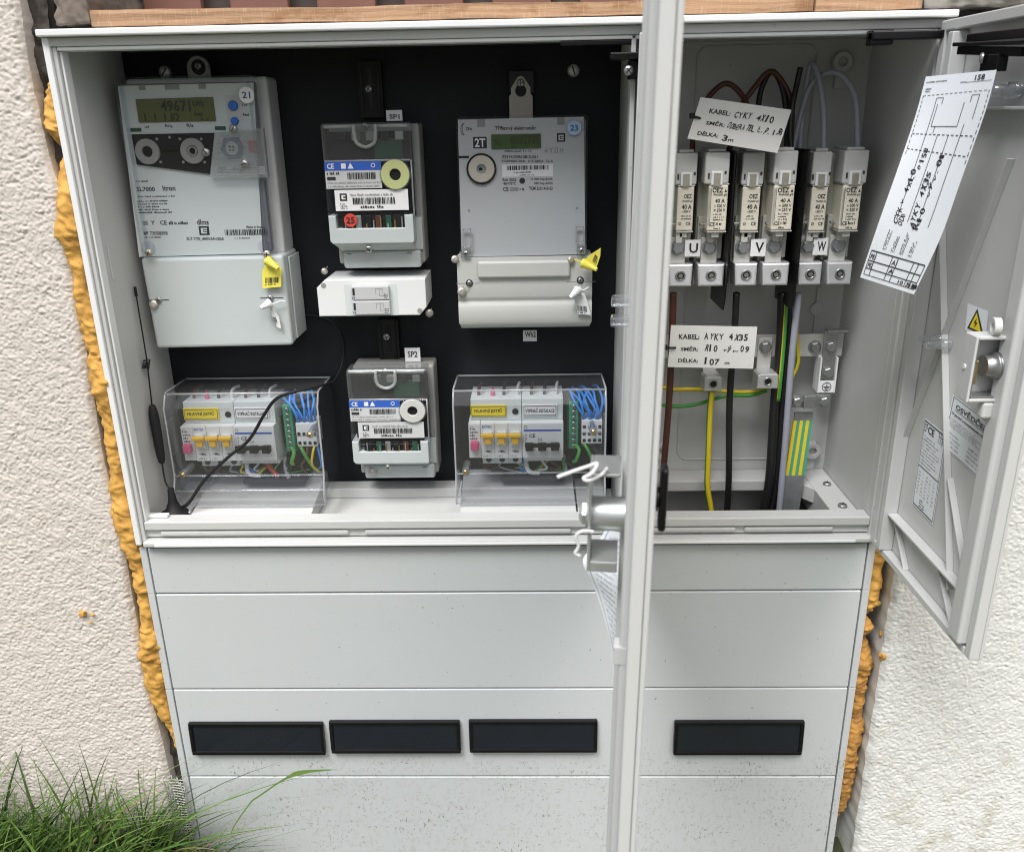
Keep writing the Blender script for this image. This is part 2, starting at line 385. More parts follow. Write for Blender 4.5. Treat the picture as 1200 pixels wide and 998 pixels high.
def fbm(x, y, o=0): return noise.noise(V(x, y, o))
def rough_wall(name, x0, x1, z0, z1, Y, edge, edge_side, m, label, xo, step=.00135, amp=.0015, fs=540, back=.25, sd=0):
    """plaster modelled in relief; one side ends in a broken edge, the far side runs on as plain slab"""
    b = B(); nx = int((x1-x0)/step); nz = int((z1-z0)/step); vs, fs_ = [], []
    for j in range(nz+1):
        z = z0+(z1-z0)*j/nz
        ex = edge(z)
        for i in range(nx+1):
            t = i/nx; x = x0+(ex-x0)*t if edge_side > 0 else ex+(x1-ex)*t
            wx = x+.004*fbm(x*90, z*90, sd+30); zz = z+.003*fbm(x*120, z*120, sd+40); f1 = noise.voronoi(V(wx*fs*.62, zz*fs*.68, sd))[0][0]; h = (.7-f1*f1*1.3)*(1.1+.7*fbm(x*fs*.3, z*fs*.3, sd+17))+fbm(wx*fs*.55, z*fs*.6, sd+4)*.5+fbm(x*fs*.12, z*fs*.12, sd+9)*.5-.2
            d = (1-t) if edge_side < 0 else t
            lip = max(0, (d-.975)/.025)
            vs.append(V(x, Y-amp*(h-.2)+lip*lip*.006, z))
    for j in range(nz):
        for i in range(nx): a = j*(nx+1)+i; fs_.append((a, a+1, a+nx+2, a+nx+1))
    b.add(vs, fs_, m, True)
    # returns of the broken edge, top and far slab
    for j in range(nz):
        a = vs[j*(nx+1)+(nx if edge_side > 0 else 0)]; c = vs[(j+1)*(nx+1)+(nx if edge_side > 0 else 0)]
        q = V(0, back, 0)
        b.quad(a, a+q, c+q, c, m)
    b.quad(vs[-1], vs[-nx-1], vs[-nx-1]+V(0, back, 0), vs[-1]+V(0, back, 0), m)
    X0, X1 = (xo, x0) if edge_side > 0 else (x1, xo)
    b.box(min(X0, X1), max(X0, X1), Y+.0005, Y+back, z0, z1, m)
    return one(b, name, label, 'wall', loc=((x0+x1)/2, Y+back/2, z0))
def edge_left(z):
    k = [(-.54, -.022), (-.32, -.0225), (-.25, -.026), (-.14, -.027), (0, -.023), (.123, -.029), (.26, -.0235), (.36, -.021), (.43, -.018), (.47, -.0245), (.53, -.0268), (.57, -.0263), (.62, -.0235), (.75, -.023)]
    for (a, p), (c, q) in zip(k, k[1:]):
        if z <= c: return p+(q-p)*max(0, (z-a)/(c-a))
    return -.023
edL = lambda z: edge_left(z)+.4*(.0035*fbm(z*9, 1, 3)+.0022*fbm(z*45, 2, 3)+.001*fbm(z*160, 2, 5))
rough_wall('stucco_wall', -.40, -.02, -.53, .73, .004, edL, 1, STL, 'warm off-white rough stucco wall with the grass at its foot', -2.5)
edR = lambda z: .958+.0025*fbm(z*11, 1, 8)+.002*fbm(z*50, 2, 8)
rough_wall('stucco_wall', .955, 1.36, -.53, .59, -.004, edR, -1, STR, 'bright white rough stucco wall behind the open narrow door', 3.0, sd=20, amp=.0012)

def rocky(name, x0, x1, y0, y1, z0, z1, m, label, cat, amp=.004, n=26, fs=60, sd=0):
    bm = bmesh.new(); bmesh.ops.create_cube(bm, size=1); bmesh.ops.subdivide_edges(bm, edges=bm.edges[:], cuts=n, use_grid_fill=True)
    for v in bm.verts:
        p = V((x0+x1)/2+v.co.x*(x1-x0), (y0+y1)/2+v.co.y*(y1-y0), (z0+z1)/2+v.co.z*(z1-z0))
        h = fbm(p.x*fs, p.z*fs, p.y*fs+sd)*.7+fbm(p.x*fs*2.7, p.z*fs*2.7, sd+p.y*fs*2)*.5
        q = V(v.co.x**3, v.co.y**3, v.co.z**3); q = q.normalized() if q.length else q
        v.co = p+q*amp*h
    b = B(); b.from_bm(bm, m, True); return one(b, name, label, cat)
def jamb(name, x0, x1, y0, y1, z0, z1, m, label, sd):
    b = B(); nx, nz = 14, 320; vs, fs_ = [], []
    for j in range(nz+1):
        for i in range(nx+1):
            x = x0+(x1-x0)*i/nx; z = z0+(z1-z0)*j/nz
            vs.append(V(x, y0+.008*fbm(x*60, z*60, sd)+.005*fbm(x*150, z*150, sd), z))
    for j in range(nz):
        for i in range(nx): a = j*(nx+1)+i; fs_.append((a, a+1, a+nx+2, a+nx+1))
    b.add(vs, fs_, m, True); b.box(x0, x1, y0+.014, y1, z0, z1, m)
    return one(b, name, label, 'masonry')
COD2 = COD
jamb('mortar_jamb', -.06, -.004, .026, .24, -.53, .66, COD, 'dark crumbly mortar in the gap between warm stucco and cabinet', 2)
b = B(); b.box(.945, 1.0, .052, .24, -.53, .6, CON); one(b, 'mortar_jamb', 'grey mortar reveal in the gap between cabinet and white stucco', 'masonry')
rocky('concrete_block', .012, .047, .008, .2, .600, .72, CON2, 'brown grey concrete lump above the top left cabinet corner', 'concrete', .006, 40, 55, 3)
rocky('concrete_block', .905, 1.06, .006, .2, .597, .70, CON, 'broken pale concrete above the hinge of the narrow door', 'concrete', .006, 40, 45, 9)
rocky('concrete_block', 1.063, 1.5, .0, .2, .596, .75, CON, 'rough concrete lintel piece at the top right picture corner', 'concrete', .006, 60, 40, 14)

# boards on the cabinet and the fence behind
def board(x0, x1, z0, z1, label, sd):
    bm = bmesh.new(); bmesh.ops.create_cube(bm, size=1); bmesh.ops.subdivide_edges(bm, edges=bm.edges[:], cuts=30, use_grid_fill=True)
    for v in bm.verts:
        p = V((x0+x1)/2+v.co.x*(x1-x0), .026+v.co.y*.04, (z0+z1)/2+v.co.z*(z1-z0))
        p.z += (.0035*(1-p.x/.8) if p.z > (z0+z1)/2 else 0); p += V(0, .0012*fbm(p.x*14, p.z*220, sd), .0016*fbm(p.x*17, 0, sd+p.z*30)); v.co = p
    b = B(); b.from_bm(bm, WOOD, True); return one(b, 'wooden_board', label, 'board', group='boards laid on the cabinet')
board(.0495, .792, .5965, .6085, 'long sawn wooden board lying along the top of the cabinet', 1)
board(.7945, .902, .5965, .6095, 'short sawn wooden board between the long board and the concrete', 5)
fe = thing('wooden_fence', 'reddish brown plank fence showing above the long wooden board', 'fence', (.5, .14, .6))
x = .055; k = 0
while x < .93:
    b = B(); b.box(x, x+.068, .130, .142, .598, .84, FNC, .002); b.build('plank', fe)
    b = B(); b.box(x+.060, x+.112, .146, .156, .598, .84, FND, .002); b.build('backing_plank', fe)
    x += .1015
b = B(); b.box(.04, .95, .158, .18, .70, .74, FND); b.build('rail', fe)

# expanding foam
def foam(name, path, label, group, sd, n=30, sub=9, rough=.42, m=None):
    b = B(); P = spline([V(p[0], p[1], p[2]) for p in path], sub); Rs = spline([V(p[3], 0, 0) for p in path], sub); vs, fs_ = [], []
    for i, p in enumerate(P):
        for k in range(n):
            an = 2*math.pi*k/n; r = Rs[i].x
            q = V(math.cos(an), math.sin(an), 0)
            s = p+q*r
            h = fbm(s.x*45, s.z*45, sd+s.y*45)*.8+fbm(s.x*130, s.z*130, sd+s.y*130)*.5+abs(fbm(s.x*95, s.z*150, sd+s.y*95))*.8+fbm(s.x*300, s.z*300, sd+s.y*300)*.3
            vs.append(p+q*r*(1+rough*(h-.1))+V(0, 0, .003*fbm(s.x*70, s.z*70, sd+5)))
    for i in range(len(P)-1):
        for k in range(n): fs_.append((i*n+k, i*n+(k+1) % n, (i+1)*n+(k+1) % n, (i+1)*n+k))
    fs_.append(tuple(range(n))[::-1]); fs_.append(tuple((len(P)-1)*n+k for k in range(n)))
    b.add(vs, fs_, m or FOAM, True); return one(b, name, label, 'foam', group=group)
gf = 'expanding foam round the cabinet'
foam('foam_bead', [(-.006, .02, .548, .004), (-.008, .018, .535, .009), (-.010, .016, .515, .010), (-.009, .015, .495, .012), (-.007, .018, .482, .006), (-.006, .02, .476, .003)], 'short orange foam bead near the top of the warm stucco edge', gf, 1, sub=14)
p = [(-.006, .02, .474, .004), (-.008, .018, .45, .009)]
z = .42
while z > -.26: p.append((-.0115-.003*math.sin(z*23), .011, z, .0125+.003*math.sin(z*31+1)+.0015*math.sin(z*70))); z -= .03
p += [(-.008, .014, -.275, .0115), (-.0045, .016, -.30, .008), (-.003, .017, -.325, .006), (-.002, .018, -.338, .003)]
foam('foam_bead', p, 'long orange foam bead filling the gap left of the cabinet', gf, 4, sub=12)
foam('foam_bead', [(.944, .03, .02, .010), (.945, .03, -.02, .013), (.942, .025, -.05, .012), (.937, .02, -.085, .013), (.936, .02, -.105, .014), (.934, .02, -.118, .005)], 'orange foam bead just under the narrow door hinge', gf, 7, sub=14)
foam('foam_bead', [(.935, .018, -.122, .004), (.934, .016, -.130, .010), (.934, .016, -.142, .011), (.934, .018, -.153, .005)], 'small round orange foam ball between two longer beads', gf, 11, sub=12, m=FOAM2)
p = [(.936, .024, -.155, .005), (.936, .022, -.17, .012)]
z = -.195
while z > -.43: p.append((.938+.003*math.sin(z*40), .022, z, .0155+.004*math.sin(z*37+2))); z -= .025
p += [(.936, .022, -.45, .008), (.937, .024, -.462, .003)]
foam('foam_bead', p, 'long dull orange foam bead low on the right of the plinth', gf, 15, sub=16, m=FOAM2, rough=.33)
def crumb(px, py, Y, r, label, sd):
    bm = bmesh.new(); bmesh.ops.create_icosphere(bm, subdivisions=3, radius=r); c = at(px, py, Y)
    for v in bm.verts: v.co = c+V(v.co.x, v.co.y*.6, v.co.z)*(1+.9*fbm(v.co.x*400, v.co.z*400, sd+v.co.y*400))
    b = B(); b.from_bm(bm, FOAM, True); one(b, 'foam_crumb', label, 'foam', group='crumbs of foam')
crumb(97, 719, .001, .0042, 'larger orange foam crumb stuck on the warm stucco', 1)
crumb(108, 720, .001, .0022, 'tiny orange foam crumb right of the larger crumb on stucco', 2)
crumb(106, 729, .001, .0018, 'tiny orange foam crumb below the larger crumb on stucco', 3)
crumb(1033, 742, .012, .004, 'orange foam crumb beside the small foam ball', 5)
crumb(1036, 769, .0, .0055, 'spiky orange foam crumb on the edge of the white stucco', 6)

# ------------------------------------------------------------------ the cabinet
W, H, DP = .93, .5925, .178
cab = thing('meter_cabinet', 'open light grey plastic electricity cabinet with two compartments set in the wall', 'electrical cabinet', (W/2, .09, 0))
b = B()
b.box(0, .0115, .012, DP+.01, -.004, H-.004, G, .001)            # left side
b.box(W-.0115, W, .012, DP+.01, -.004, H-.004, G, .001)          # right side
b.box(.0115, W-.0115, .012, DP+.01, .5825, H-.006, G)            # roof
b.box(.0115, W-.0115, DP, DP+.01, -.3, .5825, G)                 # back
b.box(.613, .619, .014, DP, .0, .5825, G)                        # divider
b.build('shell', cab)
b = B()
b.box(-.002, W+.002, -.013, .03, .5865, .5935, WHT, .0015)       # drip edge over the roof
b.box(.0, W, -.004, .012, .5775, .5863, G, .0012)
b.box(.012, W-.012, -.002, .014, .5735, .5773, WHT, .001)
b.box(-.0005, .0065, -.006, .012, .0, .5863, WHT, .0012)
b.box(.0068, .0115, -.002, .012, .0, .5773, G, .001)
b.box(.0118, .0145, .002, .016, .03, .5735, WHT, .0008)  # inner edge whiter than the grey frame: its highlight put into the colour
b.box(W-.0065, W+.0005, -.006, .012, .0, .5863, WHT, .0012)
b.box(W-.0118, W-.0068, -.002, .012, .0, .5773, G, .001)
b.box(.608, .613, -.002, .016, .03, .5773, G, .001); b.box(.6195, .624, -.002, .016, .03, .5773, G, .001)
b.build('front_frame', cab)
b = B(); b.box(.0118, .6128, .150, .155, .0, .5822, BLK); b.build('mounting_panel', cab)
b = B()   # sill with its profiled front
b.box(.012, W-.012, -.001, .022, .0185, .030, G, .0015)
b.box(.0, W, .004, .02, .007, .0183, G, .0008)
b.box(.010, W-.004, -.009, .012, -.0015, .0052, G, .0016)
b.box(.025, W-.03, -.0105, -.0088, -.0005, .0032, WHT, .0008)
for x0, x1 in ((.03, .27), (.29, .55), (.652, .755), (.765, .875)): b.box(x0, x1, .0005, .006, .0095, .0165, G, .0024, 3)
b.build('sill', cab)
b = B()   # floor of the meter compartment
b.box(.0118, .6125, .0225, .1495, .000, .0045, G, .001)
b.box(.2150, .4030, .122, .1496, .0047, .019, G, .001)
for a, c in ((.052, .2135), (.4045, .5585)):
    b.hull([V(a, .030, .0047), V(c+.002, .030, .0047), V(c, .030, .0185), V(a+.003, .030, .0185), V(a-.001, .149, .0047), V(c, .149, .0047), V(c-.002, .149, .036), V(a+.001, .149, .036)], G, .001)
for a in (.012, .56): b.box(a+.0005, a+.038, .03, .149, .0047, .0205, G, .0008)
b.screw(at(222, 605, .045)*1+V(0, 0, .006), .004, ZN, (0, -.3, 1)); b.screw(V(.585, .045, .0187), .0045, ZN, (0, -.2, 1), 's')
b.build('compartment_floor', cab)
b = B()   # raised rim round the cable opening of the narrow compartment
b.box(.6195, .6615, .0225, .177, -.02, .020, G, .0015); b.box(.884, .918, .0225, .177, -.02, .020, G, .0015)
b.box(.6617, .8838, .137, .177, .004, .0198, G, .0015)
b.prism([V(.8838, .1369, .0), V(.862, .1369, .0), V(.8838, .105, .0)], V(0, 0, .0195), G)
b.box(.6617, .8838, .0225, .030, -.02, .0192, G, .001)
b.screw(V(.905, .12, .0202), .0055, ZN, (0, 0, 1)); b.screw(V(.902, .05, .0202), .006, ZN, (0, 0, 1)); b.screw(V(.640, .12, .0202), .0055, ZN, (0, 0, 1))
b.build('cable_opening_rim', cab)
b = B()   # embossed outline and bosses on the back of the narrow compartment
def outline(pts, r=.0014): b.tube(pts, r, G, 6, 1)
def rrect(x0, x1, z0, z1, r, Y):
    o = []
    for cx, cz, a0 in ((x1-r, z1-r, 0), (x0+r, z1-r, 90), (x0+r, z0+r, 180), (x1-r, z0+r, 270)):
        for k in range(7): a = R(a0+15*k); o.append(V(cx+r*math.cos(a), Y, cz+r*math.sin(a)))
    return o+[o[0]]
A0, A1 = at(818, 55, DP), at(957, 60, DP); A2 = at(800, 538, DP)
outline(rrect(A0.x, A1.x, A2.z, A0.z, .014, DP))
for px, py in ((985, 73), (775, 80), (772, 527), (950, 526)):
    c = at(px, py, DP-.002); b.box(c.x-.006, c.x+.006, DP-.006, DP, c.z-.03, c.z+.012, G, .001); c.y = DP-.004; b.ring(c, .0055, .0115, .008, G)
c = at(957, 362, DP-.001); b.disc(V(c.x, DP-.0005, c.z), .009, .003, G); b.box(c.x-.002, c.x+.002, DP-.003, DP, c.z-.035, c.z+.03, G)
b.build('back_embossing', cab)
b = B()   # rivets on the walls of the meter compartment and clear clips by the divider
for z in (.37,): b.box(.0116, .0135, .03, .034, z-.04, z, G, .0005)
b.build('wall_slot', cab)
for px, py in ((672, 83), (194, 85)): c = at(px, py, .1495); b = B(); b.screw(V(c.x, .1495, c.z), .0075, AL, slot='s'); b.build('panel_screw', cab)

# black slide arms of the two doors are sub-parts of the doors
def frame_of(h, f):                                   # door frame: u from hinge to free edge, w towards the outside face
    u = (f-h).normalized(); wv = V(0, 0, 1).cross(u)
    return h, u, wv
# --- wide door, opened towards the viewer: we look along it
h1 = V(.6225, -.014, 0); f1 = V(.5585, -.575, 0); L1 = (f1-h1).length
ud = (f1-h1).normalized(); wd = V(-ud.y, ud.x, 0)      # towards +x = outside face
def MD(h, u, wv, lean=0, sag=0): return Matrix(((u.x, wv.x, lean, h.x), (u.y, wv.y, 0, h.y), (-sag, 0, 1, h.z), (0, 0, 0, 1)))
b = B(); b.M = MD(h1, ud, wd, .014); zb, zt = .004, .590
b.box(0, L1, -.003, 0, zb, zt, GD, .001)
for u0, u1, z0, z1 in ((.0, .012, zb, zt), (L1-.012, L1, zb, zt)): b.box(u0, u1, -.0105, -.0032, z0, z1, GD, .0012)
for z0, z1 in ((zb, zb+.012), (zt-.012, zt)): b.box(.0122, L1-.0122, -.0105, -.0032, z0, z1, GD, .0012)
b.box(L1-.022, L1-.0125, -.0145, -.0033, zb+.013, zt-.013, GD, .002, 3)        # second step
b.box(.014, .022, -.016, -.0033, zb+.013, zt-.013, GD, .0015)
b.box(L1-.060, L1-.056, -.0165, -.0033, zb+.016, zt-.016, GD, .0012)          # inner rib
for z0 in (.08, .2, .4, .5): b.box(.0225, L1-.0605, -.014, -.0033, z0, z0+.003, GD, .0008)
for u0 in (.15, .3): b.box(u0, u0+.003, -.014, -.0033, zb+.016, zt-.016, GD, .0008)
for z0 in (.215, .05): b.box(L1-.0222, L1-.0123, -.0175, -.0034, z0, z0+.012, GD, .0008)
d1 = b.build('cabinet_door', cab, label='wide door standing open towards the viewer, seen edge-on')
b = B(); b.M = MD(h1, ud, wd, .014)      # steel lock on the inside
uL = L1-.052
zl = .288
b.box(uL-.014, uL+.014, -.0345, -.0328, zl-.030, zl+.030, LCK, .0006)
b.box(uL-.014, uL+.014, -.0327, -.0175, zl+.028, zl+.030, LCK, .0006); b.box(uL-.014, uL+.014, -.0327, -.0175, zl-.030, zl-.0235, LCK, .0006)
b.lathe((uL, -.012, zl), (0, -1, 0), [(0, .0098), (.022, .0098), (.024, .0088)], LCK, 28)
b.lathe((uL, -.035, zl), (0, -1, 0), [(0, .007), (.003, .007), (.005, .004)], LCK, 6, False)
b.build('door_lock', d1)
b = B(); b.M = MD(h1, ud, wd, .014); zl = .299; b.lathe((uL, .0, zl), (0, 1, 0), [(0, .006), (.004, .006)], BP, 20)
b.box(uL-.006, uL+.006, .004, .0085, zl-.019, zl+.019, BP, .0022, 3); b.build('door_handle', d1)
b = B(); b.box(.585, .628, -.022, -.006, .553, .560, BP, .0012); b.box(.605, .622, -.016, .004, .535, .5528, BP, .0012)
b.box(.535, .612, -.001, .006, .5685, .5732, BP, .001); b.screw(V(.604, -.017, .543), .005, ZN); b.build('hinge_arm', d1)
b = B(); b.M = MD(h1, ud, wd, .014)
b.box(.09, .108, -.033, -.0035, .30, .31, CLP, .002); b.build('paper_clip', d1)
b = B(); b.M = MD(h1, ud, wd, .014); b.box(.09, .108, -.033, -.0035, .32, .33, CLP, .002); b.build('paper_clip', d1)
# --- narrow door, swung out to the right
h2 = V(.9285, -.013, 0); f2 = V(.9325, -.256, 0); L2 = (f2-h2).length
u2 = (f2-h2).normalized(); w2 = V(-u2.y, u2.x, 0)
zb, zt = .004, .583
M2 = MD(h2, u2, w2, 0, .01)
def onD2(px, py, wv=-.0035):       # the point of the door's inner face a pixel looks at
    d = ray(px, py); t = ((h2+w2*wv)-CAMP).dot(w2)/d.dot(w2); p = CAMP+d*t
    u_ = (p-h2).dot(u2); return V(u_, wv, p.z+.01*u_)
b = B(); b.M = M2
b.box(0, L2, -.003, 0, zb, zt, GD, .001)
for u0, u1 in ((0, .012), (L2-.010, L2)): b.box(u0, u1, -.013, -.0032, zb, zt, GD, .0012)
for z0, z1 in ((zb, zb+.008), (zt-.010, zt)): b.box(.0122, L2-.0102, -.014, -.0032, z0, z1, GD, .0012)
b.box(L2-.032, L2-.0104, -.021, -.0033, zb+.010, zt-.012, GD, .003, 3)
b.box(.03, .040, -.019, -.0033, zb+.0085, zt-.012, GD, .001)
for z0 in (.058, .50): b.box(.0405, L2-.0325, -.015, -.0033, z0, z0+.003, GD, .0008)
def rib(a, c, h=-.0095, t=.0015):
    a = Vector(a); c = Vector(c); q = (c-a).normalized(); s = V(-q.z, 0, q.x)*t/2
    b.hull([V(a.x-s.x, -.0033, a.z-s.z), V(c.x-s.x, -.0033, c.z-s.z), V(c.x+s.x, -.0033, c.z+s.z), V(a.x+s.x, -.0033, a.z+s.z)]+
           [V(a.x-s.x, h, a.z-s.z), V(c.x-s.x, h, c.z-s.z), V(c.x+s.x, h, c.z+s.z), V(a.x+s.x, h, a.z+s.z)], GD)
def ribp(p0, p1, h=-.010): rib(onD2(*p0), onD2(*p1), h, .0014)
ribp((1189, 186), (1052, 545)); ribp((1107, 235), (1117, 690)); rib((.042, 0, .058), (.085, 0, .012)); ribp((1117, 560), (1133, 660)); rib((.15, 0, .058), (L2-.05, 0, .012))
d2 = b.build('cabinet_door', cab, label='narrow door swung out to the right, showing its ribbed inside')
b = B(); b.M = M2
wo = -.046
qa, qb, qr = onD2(1131, 388, wo), onD2(1120, 464, wo), onD2(1139, 430, wo)
ul0, ul1, zl0, zl1 = (qa.x+qb.x)/2, qr.x, qb.z, qa.z; zl = (zl0+zl1)/2; ul = (ul0+ul1)/2
b.box(ul0, ul1, wo, wo+.0025, zl0, zl1, GD, .0008)             # plastic lock housing, open towards the free edge
b.box(ul0, ul0+.0024, wo+.0027, -.0035, zl0, zl1, GD, .0006)
b.box(ul0+.0026, ul1, wo+.0027, -.0035, zl1-.003, zl1, GD, .0008); b.box(ul0+.0026, ul1, wo+.0027, -.0035, zl0, zl0+.003, GD, .0008)
b.ring((ul1-.004, -.026, zl1+.0075), .0040, .0082, .006, GD, (-.2, -1, 0)); b.box(ul1-.010, ul1, -.030, -.020, zl0-.016, zl0-.0005, GD, .0025, 3)
b.lathe((ul-.002, wo, zl), (0, -1, 0), [(0, .0025), (.001, .0022)], WHT, 14)
b.build('lock_housing', d2)
b = B(); b.M = M2
b.lathe((ul1-.006, -.0036, zl+.002), (0, -1, 0), [(0, .0125), (.014, .0125), (.014, .0105), (.016, .0105), (.016, .0122), (.0175, .0122), (.0175, .0108), (.019, .0108), (.019, .0118), (.021, .0118), (.021, .0095), (.030, .0095)], ZN, 30)
b.box(ul0+.003, ul1-.001, wo+.003, wo+.004, zl0+.004, zl1-.004, ZD, .0003); b.box(ul0+.003, ul1-.001, wo+.0042, -.010, zl0+.0035, zl0+.0048, ZN, .0003)
b.box(ul0+.004, ul1-.002, wo+.0045, wo+.007, zl-.014, zl+.008, BRS, .0008)
b.build('door_lock', d2)
b = B(); b.box(.846, .945, -.022, -.008, .5665, .5745, BP, .0012); b.box(.846, .868, -.018, -.002, .562, .576, BP, .0012)
b.build('hinge_arm', d2)
b = B(); b.M = M2
def bar(p0, p1, h, wa, wb, m):      # a bar lying along the door, between two points of it
    a = onD2(*p0, wa); c = onD2(*p1, wa)
    b.hull([V(a.x, wa, a.z-h), V(c.x, wa, c.z-h), V(c.x, wa, c.z), V(a.x, wa, a.z), V(a.x, wb, a.z-h), V(c.x, wb, c.z-h), V(c.x, wb, c.z), V(a.x, wb, a.z)], m, .0008)
bar((1133, 40), (1230, 30), .0075, -.020, -.0145, BP); bar((1116, 50), (1230, 46), .0035, -.030, -.0205, BP); bar((1122, 54), (1196, 55), .0075, -.026, -.0205, BP)
b.build('hinge_arm', d2)
b = B(); b.M = M2; bar((1150, 64), (1170, 63), .014, -.030, -.0205, BP); q = onD2(1153, 68, -.0303); b.screw((q.x-.001, -.0303, q.z), .0045, ZN, (-.5, -1, 0)); b.build('arm_bracket', d2)
for px, py, r_ in ((1131, 101, .007), (1188, 106, .007), (1105, 403, .005), (1098, 398, .006)):
    b = B(); b.M = M2; q = onD2(px+8, py, -.004)
    b.lathe((q.x, -.004, q.z), (0, -1, 0), [(0, r_), (.012, r_), (.012, r_*.75), (.024, r_*.75), (.025, r_*.5)] if px != 1131 else [(0, r_*.8), (.022, r_*.8), (.022, r_), (.034, r_), (.034, r_*.75), (.046, r_*.75)], CLP, 20); b.build('paper_clip', d2)
def sticker(name, quad, label, fn):
    b = B(); q = [onD2(px, py, -.0037) for px, py in quad]; O = q[3]; U = q[2]-q[3]; Wv = q[0]-q[3]
    b.M = M2; b.quad(O, O+U, O+U+Wv, O+Wv, PAP)
    fn(b, lambda a, c: O+U*a+Wv*c+V(0, -.0003, 0), U, Wv); b.build(name, d2, label=label)
def fn_warn(b, P, U, Wv):
    b.add([P(.1, .12), P(.9, .12), P(.5, .95)], [(0, 1, 2)], INK)
    e = V(0, -.0002, 0); b.add([P(.22, .19)+e, P(.78, .19)+e, P(.5, .80)+e], [(0, 1, 2)], YEL)
    e = V(0, -.0004, 0); b.add([P(.55, .62)+e, P(.40, .40)+e, P(.49, .42)+e, P(.43, .22)+e, P(.60, .47)+e, P(.50, .45)+e], [(0, 1, 2), (0, 2, 5), (5, 3, 4)], INK)
sticker('warning_sticker', [(1134, 355), (1158, 366), (1155, 398), (1131, 387)], 'yellow triangle warning sticker', fn_warn)
def frame_lines(b, P, U, Wv, t=.015):
    for a0, a1, c0, c1 in ((.03, .97, .02, .02+t), (.03, .97, .98-t, .98), (.03, .03+t, .02, .98), (.97-t, .97, .02, .98)):
        b.quad(P(a0, c0), P(a1, c0), P(a1, c1), P(a0, c1), INK)
def fn_cert(b, P, U, Wv):
    frame_lines(b, P, U, Wv, .01); b.text('OSVĚDČENÍ', P(.12, .80), U*.78, Wv*.12, INK)
    b.quad(P(.12, .77), P(.9, .77), P(.9, .78), P(.12, .78), INK)
    b.text('O jakosti a kompletnosti výrobku', P(.06, .66), U*.86, Wv*.06, INK)
    b.lines(P(.06, .44), U*.88, Wv*.18, RGY, 4, 3, .95, .38, .03)
    b.lines(P(.10, .08), U*.3, Wv*.30, RGY, 4, 5, .9, .35, .08); b.lines(P(.55, .08), U*.38, Wv*.30, RGY, 4, 8, .9, .35, .06)
sticker('certificate_sticker', [(1117, 462), (1167, 497), (1153, 566), (1104, 522)], 'certificate sheet with a bold underlined heading', fn_cert)
def fn_ce(b, P, U, Wv):
    frame_lines(b, P, U, Wv, .012); b.text('CE', P(.22, .87), U*.28, Wv*.08, INK); b.lines(P(.06, .86), U*.13, Wv*.1, INK, 3, 2, .9, .6, .3)
    b.lines(P(.70, .85), U*.24, Wv*.12, INK, 4, 12, .95, .6, .15)
    b.lines(P(.07, .50), U*.86, Wv*.34, RGY, 9, 4, .98, .4, .03)
    b.quad(P(.03, .47), P(.97, .47), P(.97, .48), P(.03, .48), INK)
    for k in range(5): b.lines(P(.1+.17*k, .16), U*.1, Wv*.28, RGY, 7, k, .9, .35, .2)
    b.lines(P(.3, .04), U*.3, Wv*.10, INK, 3, 31, .9, .5, .1)
sticker('rating_sticker', [(1084, 489), (1108, 506), (1093, 615), (1069, 590)], 'narrow printed rating sheet in the lower half of the door', fn_ce)

# ------------------------------------------------------------------ the plinth
pl = thing('cabinet_plinth', 'light grey panelled plinth under the cabinet with four black windows', 'plinth', (W/2, .05, -.53))
zs = [-.0065, -.0735, -.2218, -.3693, -.53]
pxl, pxr = .0105, W-.0105
for x0, x1 in ((.0, .0088), (W-.0088, W)):
    b = B()
    for k in range(4): b.box(x0, x1, .0, .14, zs[k+1]+.0004, zs[k]-.0004, GB, .0006)
    b.build('side_post', pl)
b = B(); b.box(.006, .60, .010, .16, -.53, -.005, BM); b.box(.6005, W-.006, .010, .16, -.53, -.30, BM); b.box(.6005, W-.006, .010, .02, -.2995, -.005, BM); b.box(W-.02, W-.006, .0202, .16, -.2995, -.005, BM); b.build('core', pl)
pan = []
for k in range(4):
    b = B(); b.box(pxl, pxr, .0, .0095, zs[k+1]+.0009, zs[k]-.0009, GB, .0016, 3); pan.append(b.build('front_panel', pl))
for r in ((228, 844, 379, 880), (390, 842, 539, 878), (551, 841, 700, 877), (788, 842, 942, 880)):
    a = at(r[0], r[3], 0); c = at(r[2], r[1], 0); x0, x1, z0, z1 = a.x, c.x, a.z, c.z
    b = B(); e = .0045
    b.box(x0, x1, -.0085, -.0003, z0, z0+e*1.3, BP, .0014); b.box(x0, x1, -.0065, -.0003, z1-e*1.2, z1, BP, .0014)
    for q0, q1 in ((x0, x0+e), (x1-e, x1)):
        b.hull([V(q0, -.0080, z0+e*1.3), V(q1, -.0080, z0+e*1.3), V(q1, -.0060, z1-e*1.2), V(q0, -.0060, z1-e*1.2), V(q0, -.0003, z0+e*1.3), V(q1, -.0003, z0+e*1.3), V(q1, -.0003, z1-e*1.2), V(q0, -.0003, z1-e*1.2)], BP)
    win = b.build('window', pl)
    b = B(); b.hull([V(x0+e, -.0062, z0+e*1.3), V(x1-e, -.0062, z0+e*1.3), V(x1-e, -.0035, z1-e*1.2), V(x0+e, -.0035, z1-e*1.2), V(x0+e, -.0004, z0+e*1.3), V(x1-e, -.0004, z0+e*1.3), V(x1-e, -.0004, z1-e*1.2), V(x0+e, -.0004, z1-e*1.2)], WINP); b.build('pane', win)
